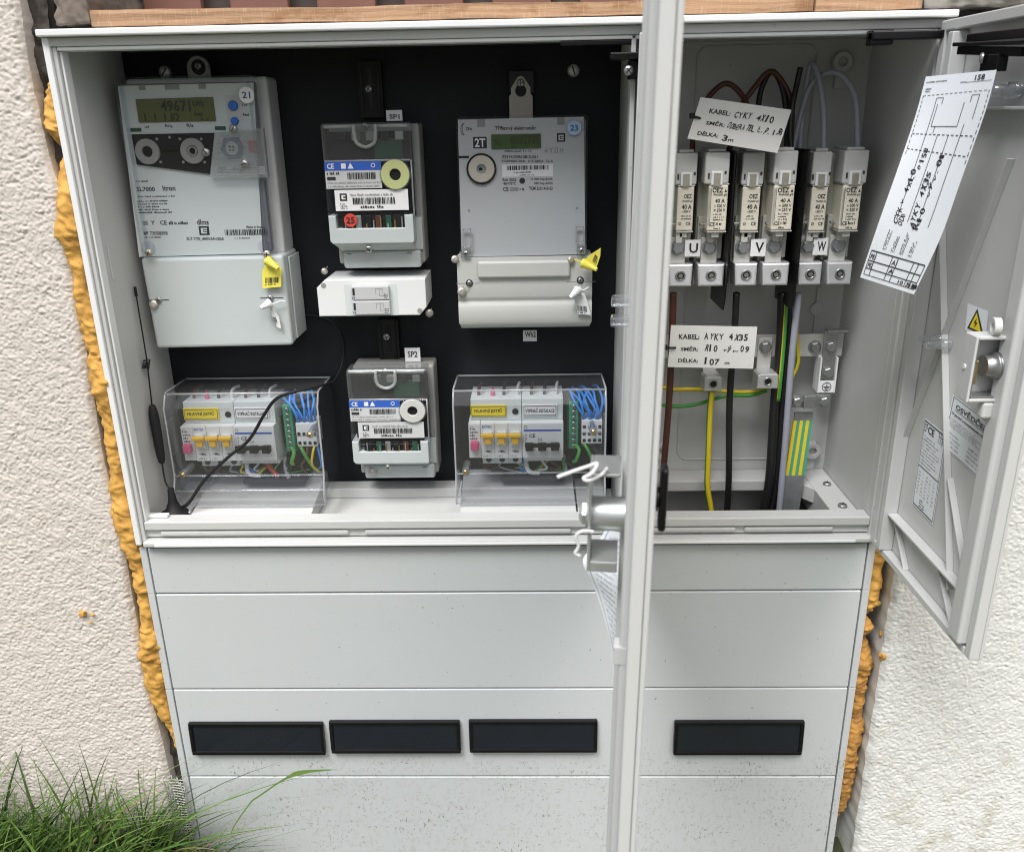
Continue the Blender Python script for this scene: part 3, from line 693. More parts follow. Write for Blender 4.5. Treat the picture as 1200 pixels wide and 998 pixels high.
# ------------------------------------------------------------------ the tall meter on the left
PY = .1497                                            # front of the black mounting panel
def seal_wire(b, c, m=None):
    # twisted wire with a crimped disc, its own little thing
    pass
fy = .085
mt = thing('electricity_meter', 'tall left meter with olive display and grey terminal cover, sticker 21', 'electricity meter', (.115, PY, .235))
X0, X1, Z0, Z1 = .0265, .1952, .348, .5505
b = B()
b.box(X0+.004, X1+.002, .105, PY-.0003, Z0-.002, Z1, FPZ, .004, 3)
b.box(X0+.004, X1-.010, fy+.0066, .1045, Z0+.004, Z1-.006, mat('dark case', (.17, .175, .19), .5), .001)
b.build('case', mt)
b = B()
FY = fy+.005
def quadpx(b, pts, Y, m, e=.0002): return b.add([at(p[0], p[1], Y)+V(0, -e, 0) for p in pts], [tuple(range(len(pts)))], m)
b.ppoly([(138, 101), (297, 97), (308, 297), (163, 301)], FY, FY+.0008, FPL)
for r in ((163, 99.5, 170, 106), (193.5, 99, 210, 105.5), (233, 98.5, 241, 104.5)): b.rc(r, FY, RGY)
b.rc((267, 111, 283, 142), FY, RWH)
b.tx('SL7000', (160.7, 219, 182, 224.4), FY, INK); b.tx('Itron', (191, 217.5, 206, 223.6), FY, INK)
b.lines(at(160, 214, FY)+V(0, -.0003, 0), at(181, 214, FY)-at(160, 214, FY), V(0, 0, .0026), INK, 1, 4, 1, .8, .05)
b.plines((162, 228, 216, 232), FY, INK, 1, 5); b.plines((163, 233.5, 201, 251), FY, INK, 5, 6)
b.tx('CE', (188, 258.5, 196, 263.5), FY, INK); b.tx('Y', (177, 258.5, 182, 263.5), FY, INK); b.rc((168, 259, 173, 264), FY, RGY)
b.plines((198.5, 257.5, 228, 265), FY, INK, 1, 9); b.tx('dlms', (231, 257, 245, 263.5), FY, INK)
b.tx('№ 73058395', (169, 271, 197, 275.4), FY, INK); b.plines((170, 276, 196, 280), FY, INK, 1, 11)
def emblem(b, r, Y, bg=INK, fg=FPL):
    b.rc(r, Y, bg, .0002); x0, y0, x1, y1 = r; w_, h_ = x1-x0, y1-y0
    b.rc((x0+w_*.2, y0+h_*.2, x0+w_*.82, y0+h_*.36), Y, fg, .0004); b.rc((x0+w_*.2, y0+h_*.2, x0+w_*.36, y0+h_*.82), Y, fg, .00045)
    b.rc((x0+w_*.2, y0+h_*.66, x0+w_*.82, y0+h_*.82), Y, fg, .0005); b.rc((x0+w_*.46, y0+h_*.44, x0+w_*.82, y0+h_*.58), Y, fg, .0004)
emblem(b, (234, 265, 244.6, 275.6), FY)
b.tx('SL7 Y70_400V3A120A', (219, 278, 263, 282), FY, INK); b.pbars((264, 268.5, 313, 276), FY, INK, 48, 3); b.tx('Made in France', (289, 264.6, 311, 267.4), FY, INK)
b.plines((275, 277.5, 299, 280.5), FY, INK, 1, 12)
b.plines((170, 146.8, 175, 151), FY, INK, 1, 2); b.tx('R/q', (194, 146, 202, 150), FY, INK); b.tx('R/a', (219, 145, 227, 149), FY, INK)
b.tx('Read', (285, 132.5, 292, 136), FY, INK); b.plines((284, 121.5, 292, 125), FY, INK, 1, 3)
b.build('faceplate', mt)
b = B(); b.ppoly([(158.5, 116.5), (249, 113.7), (252.6, 142), (162.5, 143.8)], FY-.0022, FY-.0004, LCD, .0006)
LY = FY-.0022
b.tx('49671', (189, 117.5, 224, 131), LY, LCDI); b.tx('kWh', (226, 117.5, 239, 125), LY, LCDI); b.tx('1  1  1 82', (170, 133, 211, 142), LY, LCDI); b.tx('5min', (228, 131, 238, 136), LY, LCDI)
b.tx('ı ı', (236, 138, 245, 141.6), LY, LCDI)
b.build('display', mt)
for r in ((153, 150, 165, 154.6), (252, 148, 264, 152.6)):
    b = B(); b.prect(r, FY-.001, FY, PCB, .0003); b.build('indicator', mt)
b = B(); b.ppoly([(153.7, 157.6), (251, 155.8), (245.5, 204), (160, 193)], FY-.003, FY-.0003, BM, .0006)
for px, py in ((160+24, 163), (211, 163), (236, 163), (215, 190), (188.5, 190), (240, 190), (199, 161)): b.disc(at(px, py, FY-.0031), .0016, .0008, RGY)
b.box(at(192, 178, FY).x, at(209, 178, FY).x, FY-.005, FY-.003, at(0, 180.5, FY).z, at(0, 174.5, FY).z, BP, .0005)
b.build('port_panel', mt)
for px, py in ((173.7, 177.8), (226.6, 177)):
    c = at(px, py, FY-.003); b = B(); b.ring(c, .0062, .0145, .0035, RGY); b.disc(c, .0060, .0004, BP); b.build('optical_port', mt)
b = B(); c = at(226.6, 177, FY-.0035); b.ring(c, .0036, .0058, .004, ZN); b.build('port_pin', mt)
for px, py, r in ((273.6, 124, .0055), (275.6, 142, .0044)):
    b = B(); c = at(px, py, FY); b.lathe(c, (0, -1, 0), [(0, r), (.003, r), (.004, r*.85)], BBTN, 24); b.build('button', mt)
b = B(); b.ppoly([(262, 162), (279, 161), (286, 173), (282, 186), (268, 187), (258, 176)], FY-.002, FY, PCB if False else INKB, .0004); c = at(271.7, 174, FY-.0022); b.disc(c, .0075, .0006, LABW)
for a in range(4): b.box(c.x-.0012+.0028*math.cos(a*1.57+.8), c.x+.0012+.0028*math.cos(a*1.57+.8), c.y-.0010, c.y-.0006, c.z-.0012+.0028*math.sin(a*1.57+.8), c.z+.0012+.0028*math.sin(a*1.57+.8), INK)
b.ppoly([(290, 165), (300, 164), (302, 180), (292, 178)], FY-.0015, FY, RED, .0004)
b.prect((252.5, 195, 310, 205.5), FY-.0012, FY, LABW); 
for y in (198.6, 202): b.rc((252.5, y, 310, y+.6), FY-.0012, INK)
b.tx('RESET', (256, 195.8, 266, 198), FY-.0012, INK); b.plines((272, 195.4, 306, 198.6), FY-.0012, INK, 1, 6); b.plines((256, 199, 304, 202), FY-.0012, INK, 1, 8)
b.build('reset_insert', mt)
b = B(); b.ppoly([(251, 154), (308, 150.5), (314, 208.5), (245.5, 208)], FY-.010, FY-.0032, CLP, .001)
for k in range(9): a = at(254, 166+k*2.6, FY-.0102); c = at(306, 165+k*2.6, FY-.0102); b.box(a.x, c.x, FY-.0106, FY-.0101, a.z-.0003, a.z+.0003, CLP)
b.build('reset_cover', mt)
b = B(); SY = fy-.0042; c = at(289, 111.5, SY); b.disc(c, .0088, .0004, LABW); b.tx('21', (284.2, 107.6, 293.8, 115.3), SY-.0004, INKB); b.build('number_sticker', mt)
# clear cover: a shell with rounded rim
def shell(b, x0, x1, y0, y1, z0, z1, m, bev=.004):
    bm = bmesh.new(); bmesh.ops.create_cube(bm, size=1)
    for v in bm.verts: v.co = V((x0+x1)/2+v.co.x*(x1-x0), (y0+y1)/2+v.co.y*(y1-y0), (z0+z1)/2+v.co.z*(z1-z0))
    bmesh.ops.delete(bm, geom=[f for f in bm.faces if f.calc_center_median().y > y1-1e-6], context='FACES')
    bmesh.ops.bevel(bm, geom=[e for e in bm.edges if not e.is_boundary], offset=bev, segments=4, profile=.5, affect='EDGES')
    b.from_bm(bm, m)
b = B(); shell(b, X0, X1-.0065, fy-.004, .118, Z0-.001, Z1+.001, CLD, .005)
for x in (X0+.008, X1-.0135): b.box(x-.0008, x+.0008, fy-.0036, .1, Z0+.004, Z1-.006, CLD)
for px, py in ((174, 291), (312, 289)): c = at(px, py, fy-.005); b.disc(c, .009, .002, CLD)
b.build('cover', mt)
b = B()
tb = [at(164.5, 304, .083), at(332, 299, .083), at(344, 407, .083), at(186.5, 409, .083)]
tb = [V(.0245, .083, .3465), V(.2005, .083, .3475), V(.2013, .083, .2345), V(.0268, .083, .2325)]
b.hull(tb+[V(p.x+(.0 if p.x > .1 else -.002), .146, p.z+(.001 if p.z > .3 else .006)) for p in tb], TCV, .004, 3)
b.box(.2012, .2035, .1, .146, .24, .343, TCV, .0008)
for x0, x1, py in ((173, 198, 351.6), (305, 332, 349)): b.rc((x0, py-.7, x1, py+.7), .083, slot)
b.build('terminal_cover', mt)
for px, py in ((186.5, 351.6), (317, 349)): b = B(); b.screw(at(px, py, .0829), .0038, ZN); b.build('screw', mt)
for px, py in ((273.6, 151), (241.5, 178.5), (287, 192)):
    b = B(); b.screw(at(px, py, fy-.0042), .0048, ZN, slot='s'); b.build('screw', mt)
for px, py in ((174.5, 296.5), (313, 298)):
    b = B(); b.screw(at(px, py, fy-.007), .0048, SEAL); b.build('screw', mt)
b = B(); c = at(232, 80, .125); b.lathe(V(c.x, .1295, c.z), (0, -1, 0), [(0, .0135), (.004, .0135), (.005, .0128)], RGY, 28); b.box(c.x-.0135, c.x+.0135, .1250, .1294, .548, c.z, RGY, .001)
b.disc(V(c.x+.001, .1244, c.z+.001), .0085, .0004, BM); b.screw(V(c.x+.001, .1240, c.z+.002), .0042, ZN); b.build('hanger', mt)

# seals: loose things hanging from the meters
def cone(b, p0, p1, r0, r1, m):
    p0 = Vector(p0); d = Vector(p1)-p0; L = d.length
    b.lathe(p0, d, [(0, r0), (L*.08, r0*1.15), (L*.14, r0), (L*.85, r1), (L, r1*.9)], m, 18)
def seal(name, label, cat, Y, flag, c0, c1, m, code, tail=None):
    b = B(); b.ppoly(flag, Y, Y+.0008, m)
    a, c = at(*c0, Y-.002), at(*c1, Y-.010); cone(b, a, c, .0055, .0028, m)
    if code:
        O, X, T = at(*code[0], Y), at(*code[1], Y), at(*code[2], Y); e = V(0, -.0003, 0)
        b.bars(O+e, X-O, T-O, INK, 22, 5); b.lines(O+e-(T-O)*.45, X-O, (T-O)*.4, INK, 1, 3, 1, .6, .1)
    if tail: b.tube([at(px, py, Y-.001) for px, py in tail], .0009, m, 8)
    one(b, name, label, cat)
seal('seal_tag', 'yellow barcode seal on the terminal cover of the tall left meter', 'seal', .0765, [(307, 318), (311, 309), (317, 304), (325, 308), (330, 316), (329.5, 336), (307.5, 338)], (313, 305), (326, 315), YSE, ((311, 332), (327, 331), (311, 325.5)), [(311, 300), (314, 303), (316, 306)])
seal('seal_tag', 'white plastic seal hanging below the yellow seal of the tall left meter', 'seal', .0775, [(316, 361), (320, 359), (327, 372), (329.5, 385), (325, 383.5), (319, 371)], (317, 355), (305, 361), WHT, ((321.5, 377), (325.5, 378), (319.5, 371)), [(315, 357), (322, 355.5), (329, 353), (335, 353.5)])
def crimp(px, py, Y, r, label, tail, m=None):
    b = B(); c = at(px, py, Y); b.lathe(c+V(0, .001, 0), (.25, -1, .2), [(0, r), (.001, r*1.03), (.0022, r*.9), (.0024, r*.4)], m or SEAL, 16)
    b.tube([at(a, q, Y+.0006) for a, q in tail], .00045, SEAL, 6); one(b, 'wire_seal', label, 'seal', group='crimped wire seals')
crimp(180, 357, .081, .0055, 'crimped wire seal on the left slot of the tall meter cover', [(186, 352), (182, 351), (178, 355), (184, 358), (188, 353)])

# ------------------------------------------------------------------ ripple control receivers, built in place
def receiver(label, ox, oz, yf, ringm, redtag, tagtxt, serial, dz=0):
    t = thing('ripple_receiver', label, 'ripple receiver', (ox+.055, PY, oz)); Wd, Hh = .106, .170
    def bx(b, x0, x1, y0, y1, z0, z1, m, bev=0): return b.box(ox+x0, ox+x1, y0, y1, oz+z0, oz+z1, m, bev)
    b = B(); bx(b, .004, Wd+.006, yf+.030, PY-.0003, .004, Hh-.002, RGY, .003); bx(b, .006, Wd-.002, yf+.016, yf+.0295, .062, Hh-.010, BM, .001); bx(b, .06, Wd-.012, yf+.012, yf+.0158, .128, Hh-.018, PCB, .001)
    for k in range(5): bx(b, .018+.017*k, .028+.017*k, yf+.009, yf+.0136, .150, .160, [BM, ZD, CER, BM, ZD][k], .001)
    b.build('case', t)
    b = B(); shell(b, ox, ox+Wd, yf+.006, yf+.034, oz+.125, oz+Hh, FRO, .004); shell(b, ox+.001, ox+Wd, yf, yf+.034, oz+.060, oz+.128, CLD, .003)
    xc = ox+.052                                              # U-shaped notch for the hanging screw
    pts = [V(xc-.0125, yf+.0045, oz+Hh-.002), V(xc-.0125, yf+.0045, oz+.156), V(xc-.010, yf+.0045, oz+.1475), V(xc, yf+.0045, oz+.143), V(xc+.010, yf+.0045, oz+.1475), V(xc+.0125, yf+.0045, oz+.156), V(xc+.0125, yf+.0045, oz+Hh-.002)]
    b.tube(pts, .0021, FRE, 8, 3); b.tube([V(ox+.004, yf+.0075, oz+Hh-.004), V(ox+.038, yf+.0075, oz+Hh-.004)], .0022, FRE, 8, 1); b.tube([V(ox+.066, yf+.0075, oz+Hh-.004), V(ox+Wd-.004, yf+.0075, oz+Hh-.004)], .0022, FRE, 8, 1); b.tube([V(ox+.003, yf+.002, oz+.128), V(ox+Wd-.003, yf+.002, oz+.128)], .0011, FRE, 6, 1); b.tube([V(ox+Wd-.0015, yf+.002, oz+.128), V(ox+Wd-.0015, yf+.002, oz+.062)], .0011, FRE, 6, 1); bx(b, .0425, .0615, yf+.0055, yf+.0058, .146, Hh-.003, FRO)
    b.build('cover', t)
    e = V(0, -.0003, 0)
    yl = yf-.0004; b = B(); bx(b, .003, .069, yl-.0003, yl, .097, .1275, LABG)
    yl -= .0003
    def P(x, z): return V(ox+x, yl-.0003, oz+z)
    b.quad(P(.003, .1175), P(.069, .1175), P(.069, .1275), P(.003, .1275), BLUE)
    yl -= .0003
    b.text('CE', P(.006, .1195), V(.008, 0, 0), V(0, 0, .006), LABW); b.quad(P(.0225, .1195), P(.028, .1195), P(.028, .1255), P(.0225, .1255), LABW)
    b.add([P(.030, .1195), P(.037, .1195), P(.0335, .1262)], [(0, 1, 2)], LABW); b.ring(P(.060, .1228), .0018, .0026, .0002, LABW)
    b.bars(P(.029, .1075), V(.035, 0, 0), V(0, 0, .0075), INK, 34, serial); b.lines(P(.005, .112), V(.021, 0, 0), V(0, 0, .004), INK, 1, serial, 1, .8, .08)
    b.quad(P(.005, .107), P(.015, .107), P(.015, .1105), P(.005, .1105), INK)
    b.lines(P(.005, .098), V(.060, 0, 0), V(0, 0, .008), RGY, 2, serial+3, 1.2, .42, .02)
    b.build('rating_label', t)
    b = B(); yl = yf-.0004; bx(b, .012, .099, yl-.0004, yl, .0715, .0955, LABW if redtag else LABG); yl -= .0004
    b.quad(P(.018, .083), P(.0265, .083), P(.0265, .0915), P(.018, .0915), INK); yl -= .0002
    b.quad(P(.020, .0848), P(.0248, .0848), P(.0248, .0897), P(.020, .0897), LABW); yl -= .0002; b.quad(P(.0222, .0863), P(.0255, .0863), P(.0255, .0881), P(.0222, .0881), INK)
    b.bars(P(.033, .079), V(.050, 0, 0), V(0, 0, .0075), INK, 40, serial+9); b.lines(P(.031, .0875), V(.060, 0, 0), V(0, 0, .005), RGY, 1, serial+2, 1.0, .5, .022)
    b.lines(P(.018, .0735), V(.010, 0, 0), V(0, 0, .0075), INK, 3, 4, 1, .55, .14); b.lines(P(.042, .0735), V(.05, 0, 0), V(0, 0, .004), INK, 1, 7, .8, .7, .05)
    b.build('barcode_label', t)
    b = B(); c = V(ox+.0855, yf, oz+.112); b.ring(c, .0066, .0168, .0035, ringm); b.disc(c, .0066, .0004, BM); b.ring(c+V(0, 0, 0), .0172, .0182, .0028, FRO); b.build('optical_port', t)
    b = B(); bx(b, .017, .098, yf+.003, yf+.0125, .049, .0705, BM, .001)
    for k in range(6): bx(b, .022+.012*k, .029+.012*k, yf+.001, yf+.0029, .051, .0655, [BRN, PCB, BM, PCB, ZD, BM][(k+serial) % 6], .0006)
    for k in range(9): bx(b, .021+.0085*k, .0225+.0085*k, yf+.0004, yf+.0026, .0505, .056+.004*((k*7+serial) % 3), [ZD, BRS][k % 2])
    b.build('relay_board', t)
    if redtag:
        b = B(); c = V(ox+.0285, yf-.001, oz+.0605); b.disc(c, .0078, .0004, RED); yl = yf-.0017; b.text('25', P(.0235, .057), V(.010, 0, 0), V(0, 0, .0075), INK); b.build('number_sticker', t)
    b = B()                                                   # terminal cover, U-shaped round the window
    y1 = yf-.001
    out = [(.002, .066), (.011, .066), (.011, .051), (.093, .051), (.093, .066), (.1035, .066), (.1035, .0345), (.1015, .0325), (.005, .0325), (.002, .036)]
    b.prism([V(ox+x, y1, oz+z) for x, z in out], V(0, .032, 0), TCV, .0012)
    b.hull([V(ox+.0055, y1+.0015, oz+.0322), V(ox+.101, y1+.0015, oz+.0322), V(ox+.101, yf+.022, oz+.021), V(ox+.0115, yf+.022, oz+.021), V(ox+.0055, yf+.03, oz+.0322), V(ox+.101, yf+.03, oz+.0322), V(ox+.101, yf+.034, oz+.021), V(ox+.0115, yf+.034, oz+.021)], TCV, .0008)
    bx(b, .0115, .1075, yf+.020, PY-.0005, .0, .0207, TCV, .003); bx(b, .0085, .1105, yf+.026, PY-.001, .021, .060, TCV, .001)
    for x in (.019, .094): b.quad(V(ox+x-.003, yf+.0198, oz+.0172), V(ox+x+.003, yf+.0198, oz+.0172), V(ox+x+.003, yf+.0198, oz+.0182), V(ox+x-.003, yf+.0198, oz+.0182), slot)
    b.build('terminal_cover', t)
    b = B(); b.screw(V(ox+.047, yf+.004, oz+.026), .0045, ZN, (0, -1, -.4)); b.build('screw', t)
    b = B(); b.screw(V(ox+.0515, yf+.012, oz+.1655), .0045, ZN); b.build('hanging_screw', t)
    return t
receiver('upper ripple receiver with yellow green port ring and red sticker 25', .2595, .328, .078, RYG, True, 'SP1', 3)
receiver('lower ripple receiver with pale grey port ring, below the white relay box', .2635, .0445, .078, RWH, False, 'SP2', 8).scale = (.985, 1, .925)
crimp(412, 283, .085, .0045, 'crimped wire seal under the upper ripple receiver screw', [(419, 275), (416, 280), (412, 282)])
crimp(437, 553, .092, .005, 'crimped wire seal under the lower ripple receiver screw', [(447, 547), (441, 551), (437, 553)])
# slotted hanging rails behind the receivers
def hrail(px0, py0, px1, py1, sx, sy, label):
    b = B(); b.prect((px0, py0, px1, py1), .1385, .1495, BM, .001); a = at(px0, py1, .1384); c = at(px1, py0, .1384); w_ = c.x-a.x
    for f in (.12, .82): b.box(a.x+w_*f, a.x+w_*(f+.06), .137, .1384, a.z, c.z, BP, .0004)
    b.box(a.x+w_*.42, a.x+w_*.60, .1378, .1384, a.z+.010, c.z-.008, BP, .0003)
    b.screw(at(sx, sy, .1376), .0046, ZN); one(b, 'hanging_rail', label, 'rail', group='black slotted hanging rails')
hrail(422, 71, 446, 139, 432, 104.5, 'black slotted rail above the upper ripple receiver')
hrail(445, 374, 466, 421, 453, 394.5, 'black slotted rail between white relay box and lower ripple receiver')
def ptag(s, r, Y, t, label):
    b = B(); b.prect(r, Y, Y+.0008, LABW); b.tx(s, t, Y, INK); one(b, 'name_tag', label, 'label', group='small white name tags')
ptag('SP1', (453, 129, 471, 142), .122, (456.5, 134, 468.5, 139.5), 'small white tag reading SP1 above the upper ripple receiver')
ptag('SP2', (475, 407.5, 492, 424), .122, (478, 411.5, 489.5, 418.5), 'small white tag reading SP2 above the lower ripple receiver')
ptag('Wh2', (613, 387, 629, 400), .1285, (615, 388.5, 628, 395), 'small white tag reading Wh2 below the two-tariff meter')

# ------------------------------------------------------------------ white relay box
rb = thing('relay_box', 'white plastic box with two grey relays between the two ripple receivers', 'relay box', (.305, PY, .27))
b = B(); x0, x1, z0, z1 = .2375, .3725, .2708, .3165
b.prism([V(x0, .085, z0), V(x1-.009, .085, z0), V(x1, .085, z0+.010), V(x1, .085, z1), V(x0+.011, .085, z1), V(x0, .085, z1-.010)], V(0, .0645, 0), WHT, .0012)
for px, py in ((379, 334.5), (492, 364)): b.disc(at(px, py, .0849), .0032, .0003, RGY)
b.rc((406, 333, 465, 370), .0849, FPL, .0001)
b.build('housing', rb)
A = at(414, 369, .084); Cc = at(456, 333, .084); hm = (A.z+Cc.z)/2
for z0, z1 in ((A.z+.001, hm-.0004), (hm+.0004, Cc.z-.001)):
    b = B(); b.box(A.x+.001, Cc.x, .0785, .0848, z0, z1, FPZ, .0012); e = .0783
    def Q(u, w_): return V(A.x+.001+(Cc.x-A.x)*u, e, z0+(z1-z0)*w_)
    b.quad(Q(.03, .35), Q(.09, .35), Q(.09, .85), Q(.03, .85), INK); b.lines(Q(.01, .05), Q(.10, .05)-Q(.01, .05), V(0, 0, (z1-z0)*.24), INKB, 1, 3, 1, .8, .2)
    for u0, u1, w0, w1 in ((.62, .82, .80, .83), (.62, .635, .45, .82), (.72, .735, .3, .83), (.80, .815, .5, .82), (.72, .9, .3, .33)): b.quad(Q(u0, w0), Q(u1, w0), Q(u1, w1), Q(u0, w1), RGY)
    b.lines(Q(.84, .08), Q(.95, .08)-Q(.84, .08), V(0, 0, (z1-z0)*.4), INK, 3, 5, 1, .5, .3)
    b.build('relay', rb)
crimp(380, 318, .118, .0042, 'crimped wire seal at the upper left corner of the relay box', [(384, 312), (381, 316), (378, 320)])
crimp(503, 367, .10, .005, 'crimped wire seal at the lower right corner of the relay box', [(506, 361), (504, 365), (501, 370)])

# ------------------------------------------------------------------ two-tariff meter
zm = thing('electricity_meter', 'two-tariff meter with small green display and beige port ring, sticker 23', 'electricity meter', (.495, PY, .25))
zy = .092
b = B(); b.box(.4190, .5695, .105, PY-.0003, .335, .498, RGY, .004); b.build('case', zm)
FY = zy+.0035
b = B(); b.ppoly([(536.5, 140.5), (684, 137), (686, 298), (541, 301)], FY, FY+.010, FPZ)
for r in ((559.5, 140, 568.5, 149), (653, 137.5, 661.5, 146.5)): b.rc(r, FY, RGY)
b.tx('Třífázový elektroměr', (580, 147.6, 628.6, 153.6), FY, INK)
b.rc((554.6, 160.4, 570.3, 174.2), FY, INK); b.tx('2T', (556.5, 162.3, 569, 172.4), FY-.0003, LABW)
emblem(b, (652.6, 156, 662.4, 166.4), FY, INK, FPZ)
b.tx('ZPA', (545.5, 149.5, 553.7, 153), FY, INK)
for k in range(2):
    pts = [at(545-k*1.5+1.5*math.cos(t)*(-1), 151.5+7*math.sin(t), FY-.0003) for t in [(-1.4+.35*i) for i in range(9)]]
    b.tube([p+V(-.002*math.cos((i-4)*.35), 0, 0) for i, p in enumerate(pts)], .0003, INK, 5, 1)
b.tx('Aktivní spotř. T1  T2', (591, 175.6, 622.6, 179), FY, INK); b.tx('ZE314.D0B10B12-061', (588, 182, 630, 185.8), FY, INK)
b.tx('3×230/400V 50Hz   0,15-5(80)A   Cl. A', (588, 187.4, 648, 191.2), FY, INK)
b.rc((588.5, 192, 648, 207.5), FY, LABW); b.pbars((594, 193.5, 643, 199.5), FY-.0003, INK, 44, 6); b.plines((602, 200, 634, 203.6), FY-.0003, INK, 1, 4); b.plines((609, 203.6, 634, 206.6), FY-.0003, INK, 1, 8)
b.disc(at(612, 212, FY), .0035, .0002, INK)
b.tx('Rok 2022', (589, 209, 605, 212.4), FY, INK); b.tx('10 000 imp./kWh', (622, 208.5, 647.5, 212), FY, INK); b.tx('-40/+70°C', (589, 213.4, 604.5, 216.8), FY, INK); b.tx('100 imp./kWh', (626, 213.4, 648, 217), FY, INK)
b.tx('CE', (589.5, 219.2, 596, 224), FY, INK); b.rc((597.5, 219.5, 607.5, 224), FY, RGY); b.plines((609, 219, 616.5, 224.4), FY, INK, 1, 3); b.tx('TCM 221/14-5163', (620, 218.8, 647.5, 222.8), FY, INK)
for i, s in enumerate(('↓', 'Y', '▯', 'Η')): b.tx(s, (638+6*i, 173, 642+6*i, 179), FY, RGY)
for px, py in ((549.5, 247), (676, 244)): b.disc(at(px, py, FY), .0016, .0003, RGY)
b.build('faceplate', zm)
b = B(); b.prect((576, 156.6, 634, 175), FY-.002, FY-.0003, LCDG, .0005); LY = FY-.002
b.tx('0032735', (598, 158.8, 632.6, 169), LY, LCDI); b.tx('T1', (579, 165, 586, 170), LY, LCDI); b.tx('▬', (600, 171, 604, 172.4), LY, LCDI); b.build('display', zm)
c = at(564.3, 198, FY); b = B(); b.ring(c, .0158, .0178, .003, BM); b.box(c.x-.027, c.x-.0145, FY-.0006, FY-.0002, c.z+.0125, c.z+.0150, BM); b.ring(c, .0054, .0155, .0042, RBE); b.disc(c, .0055, .0006, ZD)
b.box(c.x-.003, c.x+.001, c.y-.0012, c.y-.0007, c.z-.0015, c.z+.0015, BM); b.build('optical_port', zm)
b = B(); shell(b, .4165, .5710, zy, .112, .3385, .5025, CLD, .004)
for px0, px1, y0, y1 in ((543, 552, 268, 290), (674.5, 684.5, 265, 283)):
    a = at(px0, y1, zy); q = at(px1, y0, zy)
    for d in ((a.x, a.x+.001, a.z, q.z), (q.x-.001, q.x, a.z, q.z), (a.x, q.x, q.z-.001, q.z), (a.x, q.x, a.z, a.z+.001)): b.box(d[0], d[1], zy-.0022, zy-.0003, d[2], d[3], RGY)
for px, py in ((546, 297), (681.5, 294)): q = at(px, py, zy-.001); b.box(q.x-.006, q.x+.006, zy-.004, zy+.006, q.z-.007, q.z+.007, FRO, .001)
b.build('cover', zm)
b = B(); q = at(673, 150, zy-.0005); b.disc(q, .0081, .0004, LBL); b.tx('23', (668.3, 146.5, 677.4, 153.6), zy-.001, INKB); b.build('number_sticker', zm)
# terminal cover with its curved lower half
b = B(); x0, x1 = .4118, .5778; pr = [(.0905, .3400), (.0905, .3075), (.0905, .292), (.0912, .289), (.0925, .2868), (.0925, .285), (.0910, .2825), (.0898, .279), (.0892, .272), (.0893, .265), (.0902, .259), (.0922, .2545), (.0955, .2515), (.101, .2500), (.146, .2500), (.146, .340)]
vs = [V(x0+(.0025 if z < .256 else 0), y, z) for y, z in pr]+[V(x1-(.0025 if z < .256 else 0), y, z) for y, z in pr]; n_ = len(pr)
b.add(vs, [(i, (i+1) % n_, n_+(i+1) % n_, n_+i) for i in range(1, 13)], ZTC, True); b.add(vs, [(i, (i+1) % n_, n_+(i+1) % n_, n_+i) for i in (0, 13, 14, 15)], ZTC); b.add(vs, [tuple(range(n_))[::-1], tuple(range(n_, 2*n_))], ZTC)
a = at(560, 326, .088); q = at(668, 305, .088); b.box(a.x, q.x, .0858, .0906, a.z, q.z, ZTC, .0024, )
for x, y_ in ((535, 556), (663, 692)): b.rc((x, 331.5-(2 if x > 600 else 0), y_+6, 332.6-(2 if x > 600 else 0)), .0905, RGY)
b.build('terminal_cover', zm)
for px, py in ((546, 297), (681.5, 293.5)): b = B(); b.screw(at(px, py, .0878), .0036, ZN); b.build('screw', zm)
for px, py in ((550, 331.6), (680, 328.2)): b = B(); q = at(px, py, .0903); b.ring(q, .0032, .0043, .001, BM); b.screw(q, .0032, ZN); b.build('screw', zm)
b = B(); a = at(597, 133, .125); q = at(624, 100, .125); cx = (a.x+q.x)/2; zt_ = at(610, 89, .125).z
w2_ = .0115
pts = [V(cx-.014, .125, .497), V(cx+.014, .125, .497), V(cx+.014, .125, q.z-.012), V(cx+w2_, .125, q.z-.009), V(cx+w2_, .125, zt_-.013)]+[V(cx+w2_*math.cos(R(t))*(.62 if t > 20 else .9), .125, zt_-.010+.010*math.sin(R(t))) for t in (30, 60, 90, 120, 150)]+[V(cx-w2_, .125, zt_-.013), V(cx-w2_, .125, q.z-.009), V(cx-.014, .125, q.z-.012)]
b.prism(pts, V(0, .003, 0), RBE, .0005); b.lathe(V(cx, .1249, zt_-.0165), (0, -1, 0), [(0, .0066), (.0003, .0066)], BM, 24, False); b.screw(V(cx, .1243, zt_-.008), .0046, ZN)
b.build('hanger', zm)
b = B(); b.box(cx-.014, cx+.016, .129, .1495, zt_-.02, zt_+.006, BP, .001); one(b, 'hanging_rail', 'black bracket behind the beige hanger of the two-tariff meter', 'rail')
seal('seal_tag', 'yellow seal sticking out sideways from the two-tariff meter', 'seal', .080, [(684, 306), (691, 299), (704, 290.5), (703.5, 300), (698, 316.5), (690, 309)], (682, 308), (699.5, 316), YSE, ((697, 309), (700.5, 301), (694, 305.5)), [(673, 304), (678, 306), (683, 308)])
seal('seal_tag', 'white barcode seal on the lower right of the two-tariff meter', 'seal', .0845, [(673, 350), (677, 342), (683, 339), (688, 352), (692.5, 369), (677, 368)], (678, 339), (668, 349), WHT, ((677, 364.5), (688.5, 365.5), (676, 358)), [(679, 336), (683, 340), (690, 336.5)])
crimp(533, 304, .088, .0048, 'crimped wire seal at the upper left of the two-tariff meter terminal cover', [(541, 298), (535, 300), (532, 306)])
crimp(541, 342, .088, .0055, 'crimped wire seal on the lower left screw of the two-tariff meter', [(550, 333), (548, 339), (541, 342), (543, 334)])
